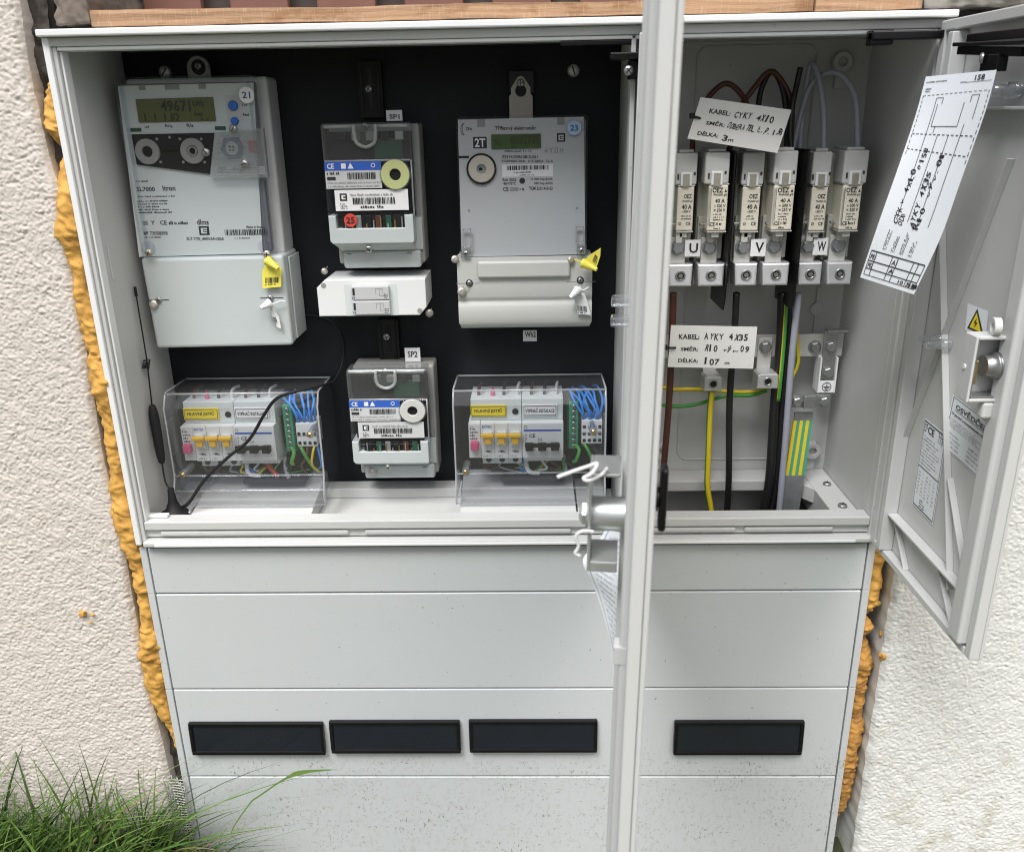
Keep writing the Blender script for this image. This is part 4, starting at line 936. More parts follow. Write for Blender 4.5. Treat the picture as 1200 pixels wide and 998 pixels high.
crimp(669, 305, .088, .0045, 'crimped wire seal beside the yellow seal of the two-tariff meter', [(674, 299), (671, 303), (667, 308)])

# ------------------------------------------------------------------ breaker groups behind clear covers
def breaker_group(dx, cdx, side):
    where = 'left' if side == 0 else 'right'
    bY = .080
    # clear cover
    x0, x1 = .0305+cdx, .2285+cdx-(.004 if side else 0); y0 = .066; zt = .1765; zbt = .026
    t = thing('breaker_cover', 'clear plastic hood over the %s breaker group' % where, 'clear cover', (.13+cdx, PY, zbt))
    b = B()
    prof = [(.1485, zt-.003), (.080, zt-.001), (.0755, zt-.0035), (y0, .1575), (y0, .066), (y0-.002, .060), (.058, .047), (.0545, zbt)]  # upper front tilted back, shaped so that it mirrors the sky
    n_ = len(prof); vs = [V(x0, y, z) for y, z in prof]+[V(x1, y, z) for y, z in prof]
    b.add(vs, [(i, i+1, n_+i+1, n_+i) for i in range(n_-1)], CLR)
    for o in (0, n_):
        b.add([vs[o+i] for i in range(n_)]+[V(vs[o].x, .1485, zbt)], [tuple(range(n_+1))], CLR)
    for x in (x0, x1): b.tube([V(x, y, z) for y, z in prof], .0013, FRE, 6, 1)
    b.box(x0, x1, y0-.0025, y0-.0005, .0645, .0660, CLP); b.box(x0, x1, .0565, .0580, .0455, .0472, CLP); b.box(x0, x1, .0535, .0545, zbt, zbt+.0018, CLP)
    b.tube([V(x0, .0765, zt-.0025), V(x1, .0765, zt-.0025)], .0014, FRE, 6, 1); b.tube([V(x0, .1475, zt-.003), V(x1, .1475, zt-.003)], .0012, FRE, 6, 1)
    b.build('hood', t)
    for px, zz in ((x0+.013, .068), (x1-.016 if side else x1-.012, .122)):
        b = B(); b.lathe(V(px, .062, zz), (0, -1, 0), [(0, .0036), (.002, .0036), (.003, .0025)], BRS, 16); b.lathe(V(px, .0625, zz), (0, 1, 0), [(0, .005), (.03, .005)], CLP, 16); b.build('cover_screw', t)
    # rounded dark hand slot in the sill under the hood
    # three-pole main breaker with its pink auxiliary
    ox = dx
    mb = thing('circuit_breaker', 'three-pole main breaker with yellow levers and pink auxiliary lever, %s group' % where, 'circuit breaker', (.07+ox, PY, .075), 'main breakers')
    zl, zh = .0775, .1285; bx0 = .0418+ox; pole = .0178
    b = B(); b.box(bx0, bx0+.0155, bY, .115, zl+.003, zh, WHT, .0008)
    b.lines(V(bx0+.002, bY-.0003, zl+.028), V(.011, 0, 0), V(0, 0, .018), INK, 4, 4, 1, .55, .16); b.ring(V(bx0+.0045, bY, zh-.006), .0014, .0022, .0003, RGY)
    b.build('auxiliary_module', mb)
    b = B(); b.box(bx0+.0025, bx0+.0130, bY-.009, bY-.0004, zl+.016, zl+.028, PNK, .0014); b.build('pink_lever', mb)
    px = bx0+.0158
    b = B(); b.box(px, px+pole*3, bY, .115, zl+.002, zh, WHT, .0008); b.box(px+.0006, px+pole*3-.0006, .092, .146, zl-.010, zl+.0018, FPL, .0008)
    b.box(bx0+.003, px+pole*3, .092, .146, zh+.0003, zh+.030, FPL, .001)
    for k in range(3):
        xx = px+pole*k
        if k: b.box(xx-.0003, xx+.0003, bY-.0002, bY+.003, zl+.002, zh, RGY)
        b.disc(V(xx+pole*.5, .0919, zl-.004), .0042, .0003, RGY); b.disc(V(xx+pole*.5, .0916, zl-.004), .0034, .0003, BM)
        b.quad(V(xx+.003, bY-.0003, zl+.012), V(xx+.014, bY-.0003, zl+.010), V(xx+.0135, bY-.0003, zl+.0125), V(xx+.008, bY-.0003, zl+.014), RGY)
        b.add([V(xx+.008, bY-.0005, zl+.0105), V(xx+.0125, bY-.0005, zl+.0125), V(xx+.008, bY-.0005, zl+.0135)], [(0, 1, 2)], INK)
        b.lines(V(xx+.003, bY-.0003, zl+.004), V(.010, 0, 0), V(0, 0, .003), RGY, 1, k+2, 1, .7, .1)
    b.text('EATON', V(px+.002, bY-.0003, zh-.0062), V(.012, 0, 0), V(0, 0, .0035), BLUE)
    b.lathe(V(px+pole*2.55, .0918, zh+.012), (0, -1, 0), [(0, .0042), (.0004, .0042)], BM, 20, False)
    b.build('body', mb)
    for k in range(3):
        xx = px+pole*k; b = B(); b.box(xx+.0005, xx+pole-.0005, bY-.011, bY-.0052, zh-.0165, zh-.0115, YLV, .0012); b.box(xx+.005, xx+.0135, bY-.009, bY-.0006, zh-.026, zh-.0163, YLV, .001); b.box(xx+.003, xx+.0155, bY-.0050, bY-.0002, zh-.029, zh-.010, WHT, .001); b.build('lever', mb)
    b = B(); b.box(bx0+.003, bx0+.0495, .0895, .0915, zh+.006, zh+.0215, YEL, .0004)
    for a0, a1, c0, c1 in ((.0042, .0483, .0072, .0078), (.0042, .0483, .0197, .0203), (.0042, .0048, .0072, .0203), (.0477, .0483, .0072, .0203)): b.box(bx0+a0, bx0+a1, .0892, .0894, zh+c0, zh+c1, INK)
    b.text('HLAVNÍ JISTIČ', V(bx0+.008, .0892, zh+.0105), V(.036, 0, 0), V(0, 0, .0072), INK); b.build('label_plate', mb)
    # installation switch
    sx = px+pole*3+.0006; sw = .0535
    ms = thing('main_switch', 'white installation switch with black lever and blue stripe, %s group' % where, 'switch', (sx+.026, PY, .075), 'installation switches')
    b = B(); b.box(sx, sx+sw, bY-.001, .115, zl+.0025, zh, WHT, .0008); b.box(sx+.001, sx+sw-.001, .092, .146, zl-.007, zl+.0023, FPL, .0008); b.box(sx, sx+sw, .092, .146, zh+.0003, zh+.030, FPL, .001)
    yq = bY-.0013
    b.quad(V(sx+.002, yq, zh-.011), V(sx+sw-.003, yq, zh-.011), V(sx+sw-.003, yq, zh-.0085), V(sx+.002, yq, zh-.0085), BLUE); b.ring(V(sx+.0045, bY-.001, zh-.005), .0014, .0022, .0003, RGY)
    b.text('CE', V(sx+.009, yq, zh-.0195), V(.008, 0, 0), V(0, 0, .005), INK); b.lines(V(sx+.0015, yq, zh-.026), V(.006, 0, 0), V(0, 0, .012), INK, 4, 3, 1, .5, .2); b.text(')))', V(sx+.020, yq, zh-.0245), V(.006, 0, 0), V(0, 0, .0045), RGY)
    b.build('body', ms)
    b = B()
    for k in range(3): b.box(sx+.004+k*.0165, sx+.0145+k*.0165, bY-.010, bY-.0013, zl+.0155, zl+.025, BM if k != 9 else BRN, .0008)
    b.box(sx+.0035, sx+.0485, bY-.0135, bY-.0102, zl+.0215, zl+.0275, BP, .001); b.build('lever', ms)
    b = B(); b.box(sx+.001, sx+.0455, .0895, .0915, zh+.006, zh+.0215, LABW, .0004)
    for a0, a1, c0, c1 in ((.0022, .0443, .0072, .0078), (.0022, .0443, .0197, .0203), (.0022, .0028, .0072, .0203), (.0437, .0443, .0072, .0203)): b.box(sx+a0, sx+a1, .0892, .0894, zh+c0, zh+c1, INK)
    b.text('VYPÍNAČ INSTALACE', V(sx+.0045, .0892, zh+.0108), V(.0375, 0, 0), V(0, 0, .0066), INK); b.build('label_plate', ms)
    # green screw strip
    gx = sx+sw+.008
    g = thing('terminal_strip', 'green screw terminal strip beside the switch, %s group' % where, 'terminal strip', (gx+.007, PY, .08))
    b = B(); b.box(gx-.002, gx+.014, .106, .146, .083, .152, PCB, .001); b.box(gx, gx+.012, .098, .1058, .085, .150, GRN, .001); b.build('body', g)
    for k in range(8):
        b = B(); b.screw(V(gx+.006, .0975, .0895+k*.0079), .0029, ZN); b.build('screw', g)
    wx = gx+.0165
    wb = thing('terminal_block', 'white wire terminal block at the edge of the %s breaker group' % where, 'terminal block', (wx+.012, PY, .09))
    b = B(); b.box(wx, wx+.027, .094, .125, .0935, .1265, WHT, .001)
    for i in range(4):
        for j in range(3 if side else 2):
            xx = wx+.0035+i*.0068; zz = .0985+j*(.0095 if side else .013); b.box(xx-.0019, xx+.0019, .0936, .0939, zz-.0022, zz+.0022, BM); b.ring(V(xx, .094, zz), .0021, .0029, .0003, FPZ, n=12)
    b.box(wx-.0003, wx+.0273, .0935, .0939, .1085, .1092, RGY); b.build('body', wb)
    # wires
    rnd = random.Random(side+2)
    for k in range(9):
        x_ = wx-.009+k*.0042; b = B()
        b.tube([V(wx+.002+k*.0028, .098+.003*(k % 3), .127), V(wx+.001+k*.0030+rnd.uniform(-.002, .002), .094+.004*(k % 3), .136), V(x_+rnd.uniform(-.005, .004), .100+.004*(k % 3), .150), V(x_-.004+rnd.uniform(-.008, .006), .118, .160+rnd.uniform(-.004, .005)), V(x_-.012+rnd.uniform(-.006, .006), .138, .156+rnd.uniform(-.006, .004))], .0016, BLI, 8)
        one(b, 'wire', 'light blue wires looping above the white terminal block, %s group' % where, 'wire', group='blue wires, %s group' % where)
    for k, (m, nm, xx) in enumerate(((BRN, 'brown', .055), (REDI, 'red', .0735), (BKI, 'black', .088), (WIW, 'white', .1055), (BRN, 'brown', .124), (BKI, 'black', .141), (WIW, 'white', .156))):
        b = B(); q = xx+ox
        if m is REDI: b.tube([V(q, .105, .158), V(q, .104, .163), V(q+.0003, .105, .170)], lambda t: .0030 if t < .6 else .0018, PNK, 8)
        else: b.tube([V(q, .108, .157), V(q, .107, .162), V(q+.001, .110, .169), V(q+.003, .130, .168)], .0021, m, 8)
        one(b, 'wire', '%s wire end entering the top of the %s, %s group' % (nm, ['auxiliary', 'first breaker pole', 'second breaker pole', 'third breaker pole', 'first switch pole', 'second switch pole', 'third switch pole'][k], where), 'wire')
    low = [((YI, GI), 'green yellow wire curling under the terminal strip', [(gx+.008, .095, .092), (gx+.013, .085, .088), (gx+.009, .083, .075), (gx+.006, .10, .066)], .0024),
           ((YI, GI), 'green yellow wire curving below the white terminal block', [(wx+.002, .098, .094), (wx+.008, .09, .087), (wx+.014, .092, .072), (wx+.017, .105, .055)], .0022),
           (BRN, 'thin brown wire hanging below the white terminal block', [(wx+.012, .098, .094), (wx+.011, .09, .08), (wx+.002, .094, .066), (wx+.003, .11, .05)], .0017),
           (YI, 'thin yellow wire hanging below the white terminal block', [(wx+.022, .098, .094), (wx+.020, .091, .085), (wx+.017, .094, .067), (wx+.022, .11, .05)], .0017),
           (BLI, 'thin blue wire hanging below the white terminal block', [(wx+.025, .098, .094), (wx+.028, .095, .08), (wx+.027, .10, .062), (wx+.012, .12, .05)], .0015),
           (WIW, 'white cable bending below the breaker', [(.119+ox, .11, .074), (.116+ox, .10, .066), (.120+ox, .094, .055), (.133+ox, .10, .050)], .0030),
           (REDI, 'red brown cable slanting below the switch', [(.140+ox, .11, .076), (.145+ox, .10, .066), (.158+ox, .095, .05)], .0032),
           ((YI, GI), 'green yellow wire slanting below the switch', [(.150+ox, .12, .066), (.138+ox, .105, .060), (.128+ox, .10, .050)], .0026),
           (BRN, 'brown wire loop below the pink lever', [(.062+ox, .11, .074), (.058+ox, .10, .062), (.068+ox, .098, .057), (.078+ox, .10, .062), (.076+ox, .115, .074)], .0018),
           (GRY, 'grey cable dropping below the right end of the switch', [(.166+ox, .11, .072), (.168+ox, .10, .06), (.171+ox, .10, .046)], .0030)]
    if side: low = [low[i] for i in (0, 1, 5, 7, 9, 8)]
    for m, l, pts, r in low:
        b = B(); b.tube([V(*p) for p in pts], r, m, 8); one(b, 'wire', '%s, %s group' % (l, where), 'wire')
    for k in range(9):
        m, cn = [(BRN, 'brown'), (BKI, 'black'), (GRY, 'grey'), (YI, 'yellow'), (BLI, 'blue'), (WIW, 'white'), (BRN, 'brown'), (GI, 'green'), (BKI, 'black')][k]
        xa = .06+ox+.0145*k+rnd.uniform(-.004, .004); pts = [V(xa, .112, .074), V(xa+rnd.uniform(-.008, .008), .10, .066), V(xa+rnd.uniform(-.016, .016), .098, .058+rnd.uniform(-.003, .003)), V(xa+rnd.uniform(-.03, .03), .104, .052+rnd.uniform(-.003, .004)), V(xa+rnd.uniform(-.03, .03), .13, .046)]
        b = B(); b.tube(pts, rnd.uniform(.0011, .0021), m, 8); one(b, 'wire', 'thin tangled wires at the foot of the %s breaker group' % where, 'wire', group='tangled wires, %s group' % where)
    # dark slot bar at the foot
    b = B(); cx = .150+cdx if not side else .118+cdx+.012; b.box(cx-.043, cx+.043, .098, .146, .036, .045, BM, .004, ); one(b, 'cable_grommet', 'black cable grommet at the foot of the %s breaker group' % where, 'grommet')
breaker_group(0, 0, 0)
breaker_group(.3775, .3715, 1)

# ------------------------------------------------------------------ antenna in the left corner
an = thing('magnetic_antenna', 'black whip antenna on magnetic foot in the left corner of the cabinet', 'antenna', (.0325, .035, .019))
bc = V(.0345, .040, .0187)
b = B(); b.lathe(bc, (0, 0, 1), [(0, .0185), (.003, .019), (.006, .017), (.012, .0095), (.022, .0055), (.038, .0040), (.040, .0030)], BM, 30); b.build('foot', an)
def W3(px, py, Y): return at(px, py, Y)
tip = at(158, 336, .075); q1 = at(172, 421, .068); q2 = at(178, 474, .063); q3 = at(190, 543, .05); q4 = at(194, 565, .043)
b = B(); b.tube([q2, q2.lerp(q3, .12), q2.lerp(q3, .3), q2.lerp(q3, .8), q3], lambda t: .0022+.0040*math.sin(math.pi*min(1, max(0, t)))**.6, BM, 14); b.build('sleeve', an)
b = B(); b.tube([bc+V(0, 0, .038), q4, q3], .0011, BM, 8); b.tube([q2, q1], .0010, BM, 8)
cq = at(170.5, 432, .0675); dv = (q1-cq).normalized()
hp = []
for k in range(33): a = k*.785; hp.append(cq+dv*(k*.0125/32)+V(math.cos(a)*.0042, math.sin(a)*.0042, 0))
b.tube(hp, .0007, BM, 6, 2); b.tube([q1, q1.lerp(tip, .5), tip], .0009, BM, 8); b.tube([tip-V(0, 0, .012), tip], .0019, BM, 8); b.tube([q1, q1-dv*.0125], .0008, BM, 6, 1); b.build('whip', an)
b = B(); b.tube([at(213, 594, .042), at(222, 588, .040), at(240, 562, .045), at(268, 535, .048), at(292, 515, .050), at(310, 485, .051), at(324, 467, .050), at(345, 459, .052), at(375, 452, .075), at(392, 445, .12), at(402, 420, .145), at(400, 392, .147), at(384, 374, .147), at(352, 368, .147)], lambda t: .0021 if t < .66 else .0010, BM, 8); b.build('cable', an)
b = B(); b.box(.0125, .0385, .010, .018, .0303, .0345, WHT, .001); one(b, 'cable_clamp', 'small white plastic clip in front of the antenna foot', 'clip')

# ------------------------------------------------------------------ fuse way in the narrow compartment
FYB = .118
fcap = [(791, 818, 179, 217), (825, 856, 178, 216), (868, 897, 178, 217), (905, 936, 176.5, 215.5), (949.5, 976, 177.5, 217), (986, 1019, 176, 215.5)]
fbod = [(792, 814, 219, 271), (828, 854, 217, 271), (867, 892, 219, 271), (903, 932, 217, 270), (947, 971, 219, 271), (982.5, 1011, 217, 270)]
fbol = [(794, 290), (831, 289.5), (870, 289), (907, 288), (945.5, 288), (982, 287)]
ftrm = [(781, 811), (815, 848), (858, 886), (890, 923), (931.5, 961), (965, 996)]
names = ['first', 'second', 'third', 'fourth', 'fifth', 'sixth']
for i in range(6):
    near = i % 2; yf = .078 if near else .088
    t = thing('fuse_holder', '%s fuse holder from the wide door in the narrow compartment' % names[i], 'fuse holder', (at((ftrm[i][0]+ftrm[i][1])/2, 345, .1).x, DP-.02, .29), 'fuse holders in the narrow compartment')
    cp_, bd, bo, tm = fcap[i], fbod[i], fbol[i], ftrm[i]
    b = B(); a = at(cp_[0], cp_[3], yf+.002); c = at(cp_[2-1], cp_[2], yf+.002)
    b.box(a.x, c.x, yf, .135, a.z, c.z, G, .002, 3)
    m_ = (a.x+c.x)/2; b.box(m_-.0068, m_+.0068, yf-.0018, yf+.0004, a.z-.001, a.z+.0145, WHT, .0006)
    b.box(m_-.0038, m_+.0038, yf-.0026, yf-.0016, a.z-.002, a.z+.0125, SEAL)
    b.box(m_+.0085, m_+.0108, yf-.0005, yf+.0004, a.z+.011, a.z+.0145, slot); b.box(m_-.0105, m_-.0085, yf-.0005, yf+.0004, a.z+.006, a.z+.0125, slot)
    b.box(a.x+.004, c.x-.004, yf+.006, .13, c.z+.0002, c.z+.0035, TIN, .0006); b.build('contact_cap', t)
    tz = at(0, 346, .09).z; tz1 = at(0, 319, .09).z
    tx0 = at(tm[0], 346, .085).x; tx1 = at(tm[1], 346, .085).x; bz = at(bo[0], bo[1], .10)
    ztop = at(0, 271, .1).z
    b = B(); b.box(tx0+.001, tx1-.001, .112, DP-.002, tz-.004, c.z-.004, BODY, .002)
    b.box(tx0+.002, tx1-.002, .1035, .1118, tz1+.002, ztop+.004, BODY, .001); b.build('base', t)
    b = B(); b.box(bz.x-.010, bz.x+.010, .0995, .1033, bz.z-.024, bz.z+.012, TIN, .0008); b.box(bz.x-.004, bz.x+.004, .092, .1033, bz.z+.006, ztop+.001, TIN, .0008)
    for s in (-1, 1): b.box(bz.x+s*.009-.005, bz.x+s*.009+.005, .093, .0985, ztop-.006, ztop-.003, ZN, .0006)
    b.build('contact_bar', t)
    b = B(); b.bolt(V(bz.x, .0993, bz.z), .0074, ZD); b.build('bolt', t)
    b = B(); b.prism([V(tx0+.002, .082, tz), V(tx1-.002, .082, tz), V(tx1-.0005, .086, tz1-.002), V(tx0+.0005, .086, tz1-.002)], V(0, .028, 0), AL, .0022, 2)
    cc = V((tx0+tx1)/2, .0818, (tz+tz1)/2-.001); b.ring(cc, .0042, .0062, .0008, ZN); b.disc(cc, .0042, .0003, BM); b.lathe(cc+V(0, -.0003, 0), (0, -1, 0), [(0, .0030), (.0003, .0030)], ZN, 6, False)
    b.build('terminal_clamp', t)
    # the fuse link itself
    a = at(bd[0], bd[3], yf); c = at(bd[1], bd[2], yf)
    f = thing('fuse_link', '%s 40 A ceramic fuse from the wide door, %s' % (names[i], 'small print label' if not near else 'larger close-set label'), 'fuse', ((a.x+c.x)/2, .1, a.z), 'forty ampere fuses')
    b = B(); b.box(a.x, c.x, yf, .122, a.z, c.z, CER, .0016)
    u = V(c.x-a.x, 0, 0); wv = V(0, 0, c.z-a.z); e = V(a.x, yf-.0003, a.z)
    if near:
        b.text('OEZ', e+u*.18+wv*.84, u*.55, wv*.11, INK); b.add([e+u*.80+wv*.85, e+u*.93+wv*.85, e+u*.865+wv*.92], [(0, 1, 2)], INK); b.text('PNA000 gG', e+u*.25+wv*.76, u*.68, wv*.06, INK)
        b.text('40 A', e+u*.35+wv*.62, u*.5, wv*.09, INK); b.text('~ 500 V', e+u*.3+wv*.52, u*.6, wv*.07, INK); b.text('= 250 V', e+u*.3+wv*.425, u*.6, wv*.07, INK)
        b.lines(e+u*.3+wv*.22, u*.6, wv*.18, INK, 3, i+2, 1, .5, .07); b.text('CE', e+u*.15+wv*.11, u*.25, wv*.09, INK); b.lines(e+u*.45+wv*.11, u*.45, wv*.09, INK, 1, i, 1, .8, .12); b.lines(e+u*.35+wv*.03, u*.5, wv*.05, INK, 1, i+4, .8, .8, .1)
        b.bars(e+u*.03+wv*.12, u*.09, wv*.80, RGY, 2, i+1); b.quad(e+u*.12+wv*.1, e+u*.14+wv*.1, e+u*.14+wv*.95, e+u*.12+wv*.95, INK)
    else:
        b.text('OEZ', e+u*.38+wv*.74, u*.48, wv*.10, INK); b.text('PNA000 gG', e+u*.32+wv*.65, u*.6, wv*.05, INK); b.text('40 A', e+u*.30+wv*.50, u*.58, wv*.11, INK)
        b.text('~500 V', e+u*.32+wv*.42, u*.5, wv*.055, INK); b.lines(e+u*.28+wv*.25, u*.6, wv*.13, INK, 2, i+6, 1.1, .5, .07); b.text('CE', e+u*.58+wv*.13, u*.28, wv*.08, INK); b.ring(e+u*.22+wv*.17, .0011, .0017, .0002, INK, n=12)
    b.build('ceramic_body', f)
    b = B(); b.box(a.x+.0005, c.x+.001, yf+.001, .121, c.z+.0002, c.z+.002, TIN, .0005); b.build('end_plate', f)
    b = B(); b.box(a.x+.0005, c.x+.001, yf+.001, .121, a.z-.002, a.z-.0002, TIN, .0005)
    m_ = (a.x+c.x)/2; b.box(m_-.0045, m_+.0045, yf+.004, yf+.03, a.z-.008, a.z-.0022, TIN, .0005); b.build('end_plate', f)
for (px0, py0, px1, py1), s, lab in (((802, 281, 821.5, 301), 'U', 'first'), ((879, 280, 898.5, 300.5), 'V', 'middle'), ((952, 279, 971, 299), 'W', 'last')):
    b = B(); b.prect((px0, py0, px1, py1), .0945, .0955, LABW, .0003); w_ = px1-px0
    b.tx(s, (px0+w_*.28, py0+4, px1-w_*.2, py1-4.5), .0945, INK); b.M = None
    one(b, 'phase_label', 'white phase label with letter %s between its pair of fuse bolts' % s, 'label')
for X, lab in ((.7385, 'left black phase barrier between second and third fuse'), (.8225, 'right black phase barrier between fourth and fifth fuse')):
    b = B(); zt_ = .462; b.prism([V(X, .074, .46), V(X, .074, .325), V(X, .078, .285), V(X, .085, .272), V(X, .16, .272), V(X, .16, .46)], V(.0016, 0, 0), BP); one(b, 'phase_barrier', lab, 'barrier')

# neutral bar, terminals, earthing strip
nb = thing('neutral_busbar', 'flat tinned neutral bar crossing behind the cables under the fuses', 'busbar', (.80, .15, .195))
z0, z1 = .1965, .2265
b = B(); b.box(.672, .912, .140, .1445, z0, z1, TIN, .0008); b.build('bar', nb)
for px, py in ((954.5, 406),): b = B(); b.bolt(at(px, py, .1398), .0068, ZN); b.build('bolt', nb)
for k, (px, py, ty) in enumerate(((836, 450, 432), (900, 447, 400))):
    t = thing('cable_terminal', ['small screw terminal in front of the neutral bar beside the cable tag', 'larger screw terminal hanging from a tinned lug on the neutral bar'][k], 'terminal', (at(px, py, .12).x, .125, at(px, py, .12).z))
    c = at(px, py, .108); s = .0115 if k == 0 else .0135
    b = B(); b.prism([V(c.x-s, .108, c.z-.010), V(c.x+s, .108, c.z-.010), V(c.x+s, .108, c.z+.008), V(c.x+s*.8, .108, c.z+.010), V(c.x-s*.8, .108, c.z+.010), V(c.x-s, .108, c.z+.008)], V(0, .026, 0), AL, .0015); 
    b.ring(c, .0040, .0058, .0008, ZN); b.disc(c, .004, .0003, BM); b.build('clamp_block', t)
    lg = at(px, ty, .13); b = B(); b.box(c.x-.009, c.x+.009, .1345, .138, c.z+.008, .224, TIN, .0008); b.build('lug', t)
    b = B(); b.bolt(V(c.x, .1343, .212), .0068, ZN); b.build('bolt', t)
es = thing('earthing_bridge', 'upright steel bridge with an earth symbol right of the grey cable', 'earthing bridge', (.90, .13, .17))
a = at(973, 470, .125); c = at(987, 388, .125)
xm = at(972, 430, .125).x
b = B(); b.box(xm-.0085, xm+.0085, .1315, .1345, .168, .2335, ZN, .0006); b.box(xm-.0085, xm+.018, .1195, .1345, .2336, .2355, ZN, .0004)
b.box(xm-.0115, xm+.0115, .136, .150, .150, .198, WHT, .001); b.box(xm-.0115, xm-.0095, .127, .1358, .150, .198, WHT); b.box(xm+.0095, xm+.0115, .127, .1358, .150, .198, WHT); b.build('strap', es)
for zz in (.2125, .1775): b = B(); b.bolt(V(xm, .1313, zz), .0066, ZN); b.build('bolt', es)
b = B(); b.box(xm-.0095, xm+.0095, .1275, .1285, .150, .1662, LABW, .0003); q = V(xm, .1274, .158); b.ring(q, .0053, .0062, .0003, INK, n=28)
for w_, zz in ((.0045, .0005), (.003, -.0015), (.0015, -.0035)): b.box(xm-w_, xm+w_, .1269, .1273, .158+zz-.0004, .158+zz+.0004, INK)
b.box(xm-.0004, xm+.0004, .1269, .1273, .1587, .163, INK); b.build('earth_symbol', es)
st = thing('earthing_strip', 'galvanised earth strip with green and yellow stripes rising from the floor', 'earthing strip', (.868, .12, .02))
A_ = at(941, 495, .122); B_ = at(931.5, 557, .115); 
def slab(b, p, q, w0, w1, t, m, s0=-1, s1=1):
    b.hull([p+V(w0*s0, 0, 0), p+V(w0*s1, 0, 0), q+V(w1*s1, 0, 0), q+V(w1*s0, 0, 0), p+V(w0*s0, t, 0), p+V(w0*s1, t, 0), q+V(w1*s1, t, 0), q+V(w1*s0, t, 0)], m)
b = B()
for k in range(6):
    s0 = -1+k/3; slab(b, A_+V(0, 0, .003), B_, .0125, .0130, .003, YI if k % 2 == 0 else TRQ, s0, s0+1/3)
b.build('striped_end', st)
b = B(); low_ = B_+(B_-A_)*1.35; slab(b, B_, low_, .0130, .0130, .003, ZD); b.build('bare_strip', st)
b = B(); slab(b, A_+V(0, 0, .014), A_+V(0, 0, .0031), .0120, .0122, .003, ZD); b.build('bare_end', st)
cz = at(0, 481, .115).z; cxm = at(950, 481, .115).x
b = B(); b.box(cxm-.027, cxm+.024, .1175, .1205, cz-.0085, cz+.0085, ZD, .0006); b.box(cxm-.011, cxm+.005, .1125, .1174, cz-.0095, cz+.0095, ZN, .002); b.build('clamp', st)
for d in (-.019, .0165): b = B(); b.bolt(V(cxm+d, .1173, cz), .0066, ZN); b.build('bolt', st)

# cables
def cable(label, pts, r, m, n=12):
    b = B(); b.tube([at(px, py, Y) for px, py, Y in pts], r, m, n); return one(b, 'cable', label, 'cable')
cable('brown cable running down beside the wide door', [(789, 343, .10), (788, 380, .103), (784, 470, .11), (777, 560, .12), (776, 610, .12), (782, 680, .125)], .0043, BRN)
cable('single black cable running down behind the lower cable tag', [(863, 343, .10), (861, 385, .105), (855, 470, .11), (854, 560, .115), (851, 620, .12), (850, 690, .12)], .0043, BKI)
cable('thick black sheathed cable, left of two, running down to the floor', [(917, 343, .125), (915, 400, .128), (908, 470, .125), (902, 560, .12), (893, 612, .12), (885, 690, .12)], .0062, BKI)
cable('thick black sheathed cable beside the grey cable', [(923, 343, .135), (922, 400, .135), (917, 470, .132), (910, 560, .128), (901, 612, .125), (895, 690, .12)], .0062, BKI)
cable('grey cable running down in front of the striped earth strip', [(936, 343, .10), (933, 370, .10), (927, 430, .104), (920, 520, .108), (913, 600, .11), (905, 690, .12)], .0042, GRY)
cable('green yellow cable hanging from the small screw terminal', [(834, 458, .118), (832, 480, .12), (830, 530, .12), (829, 570, .12), (834, 606, .12), (840, 690, .12)], .0040, (GI, YI))
cable('upper green yellow cable crossing behind brown and black cables', [(766, 451, .14), (790, 456, .145), (815, 456, .15), (860, 459, .15), (890, 458, .146), (905, 452, .14)], .0026, (YI, GI))
cable('lower green yellow cable sagging across the back', [(768, 471, .145), (785, 476, .15), (815, 474, .15), (850, 464, .148), (880, 463, .146), (898, 458, .14)], .0026, (GI, YI))
cable('yellow green cable rising between the two thick black cables', [(912, 470, .12), (917, 420, .121), (920, 380, .121), (922, 343, .12)], .0026, (YI, GI))
cable('thin green cable bending out behind the grey cable', [(931, 343, .13), (934, 400, .14), (935, 425, .14), (926, 445, .14), (915, 456, .14)], .0026, (GI, YI))
cable('dark brown cable loop from the first to the second fuse cap', [(811, 178, .11), (815, 140, .12), (832, 112, .13), (851, 98, .135), (868, 110, .13), (874, 130, .12), (853, 178, .11)], .0033, BRN)
cable('dark brown cable arch over the top of the upper cable tag', [(868, 125, .14), (884, 103, .14), (903, 84, .14), (921, 103, .14), (928, 130, .135), (926, 178, .12)], .0033, BRN)
cable('tall black cable arch behind the upper cable tag', [(889, 178, .12), (889, 122, .14), (896, 95, .145), (906, 84, .145), (917, 104, .14), (922, 140, .13), (922, 178, .12)], .0034, BKI)
cable('loose black cable end pointing up beside the grey loops', [(938, 79, .13), (934, 98, .13), (929, 122, .125), (926, 150, .12), (927, 178, .115)], .0033, BKI)
cable('inner grey cable loop reaching above the fifth fuse', [(936, 210, .13), (939, 150, .14), (945, 100, .145), (951, 75, .14), (959, 90, .13), (965, 130, .12), (965, 178, .11)], .0034, GRY)
cable('outer grey cable loop reaching to the sixth fuse cap', [(928, 180, .135), (940, 128, .14), (952, 98, .14), (972, 85, .135), (990, 92, .125), (1003, 118, .115), (1005, 178, .105)], .0034, GRY)

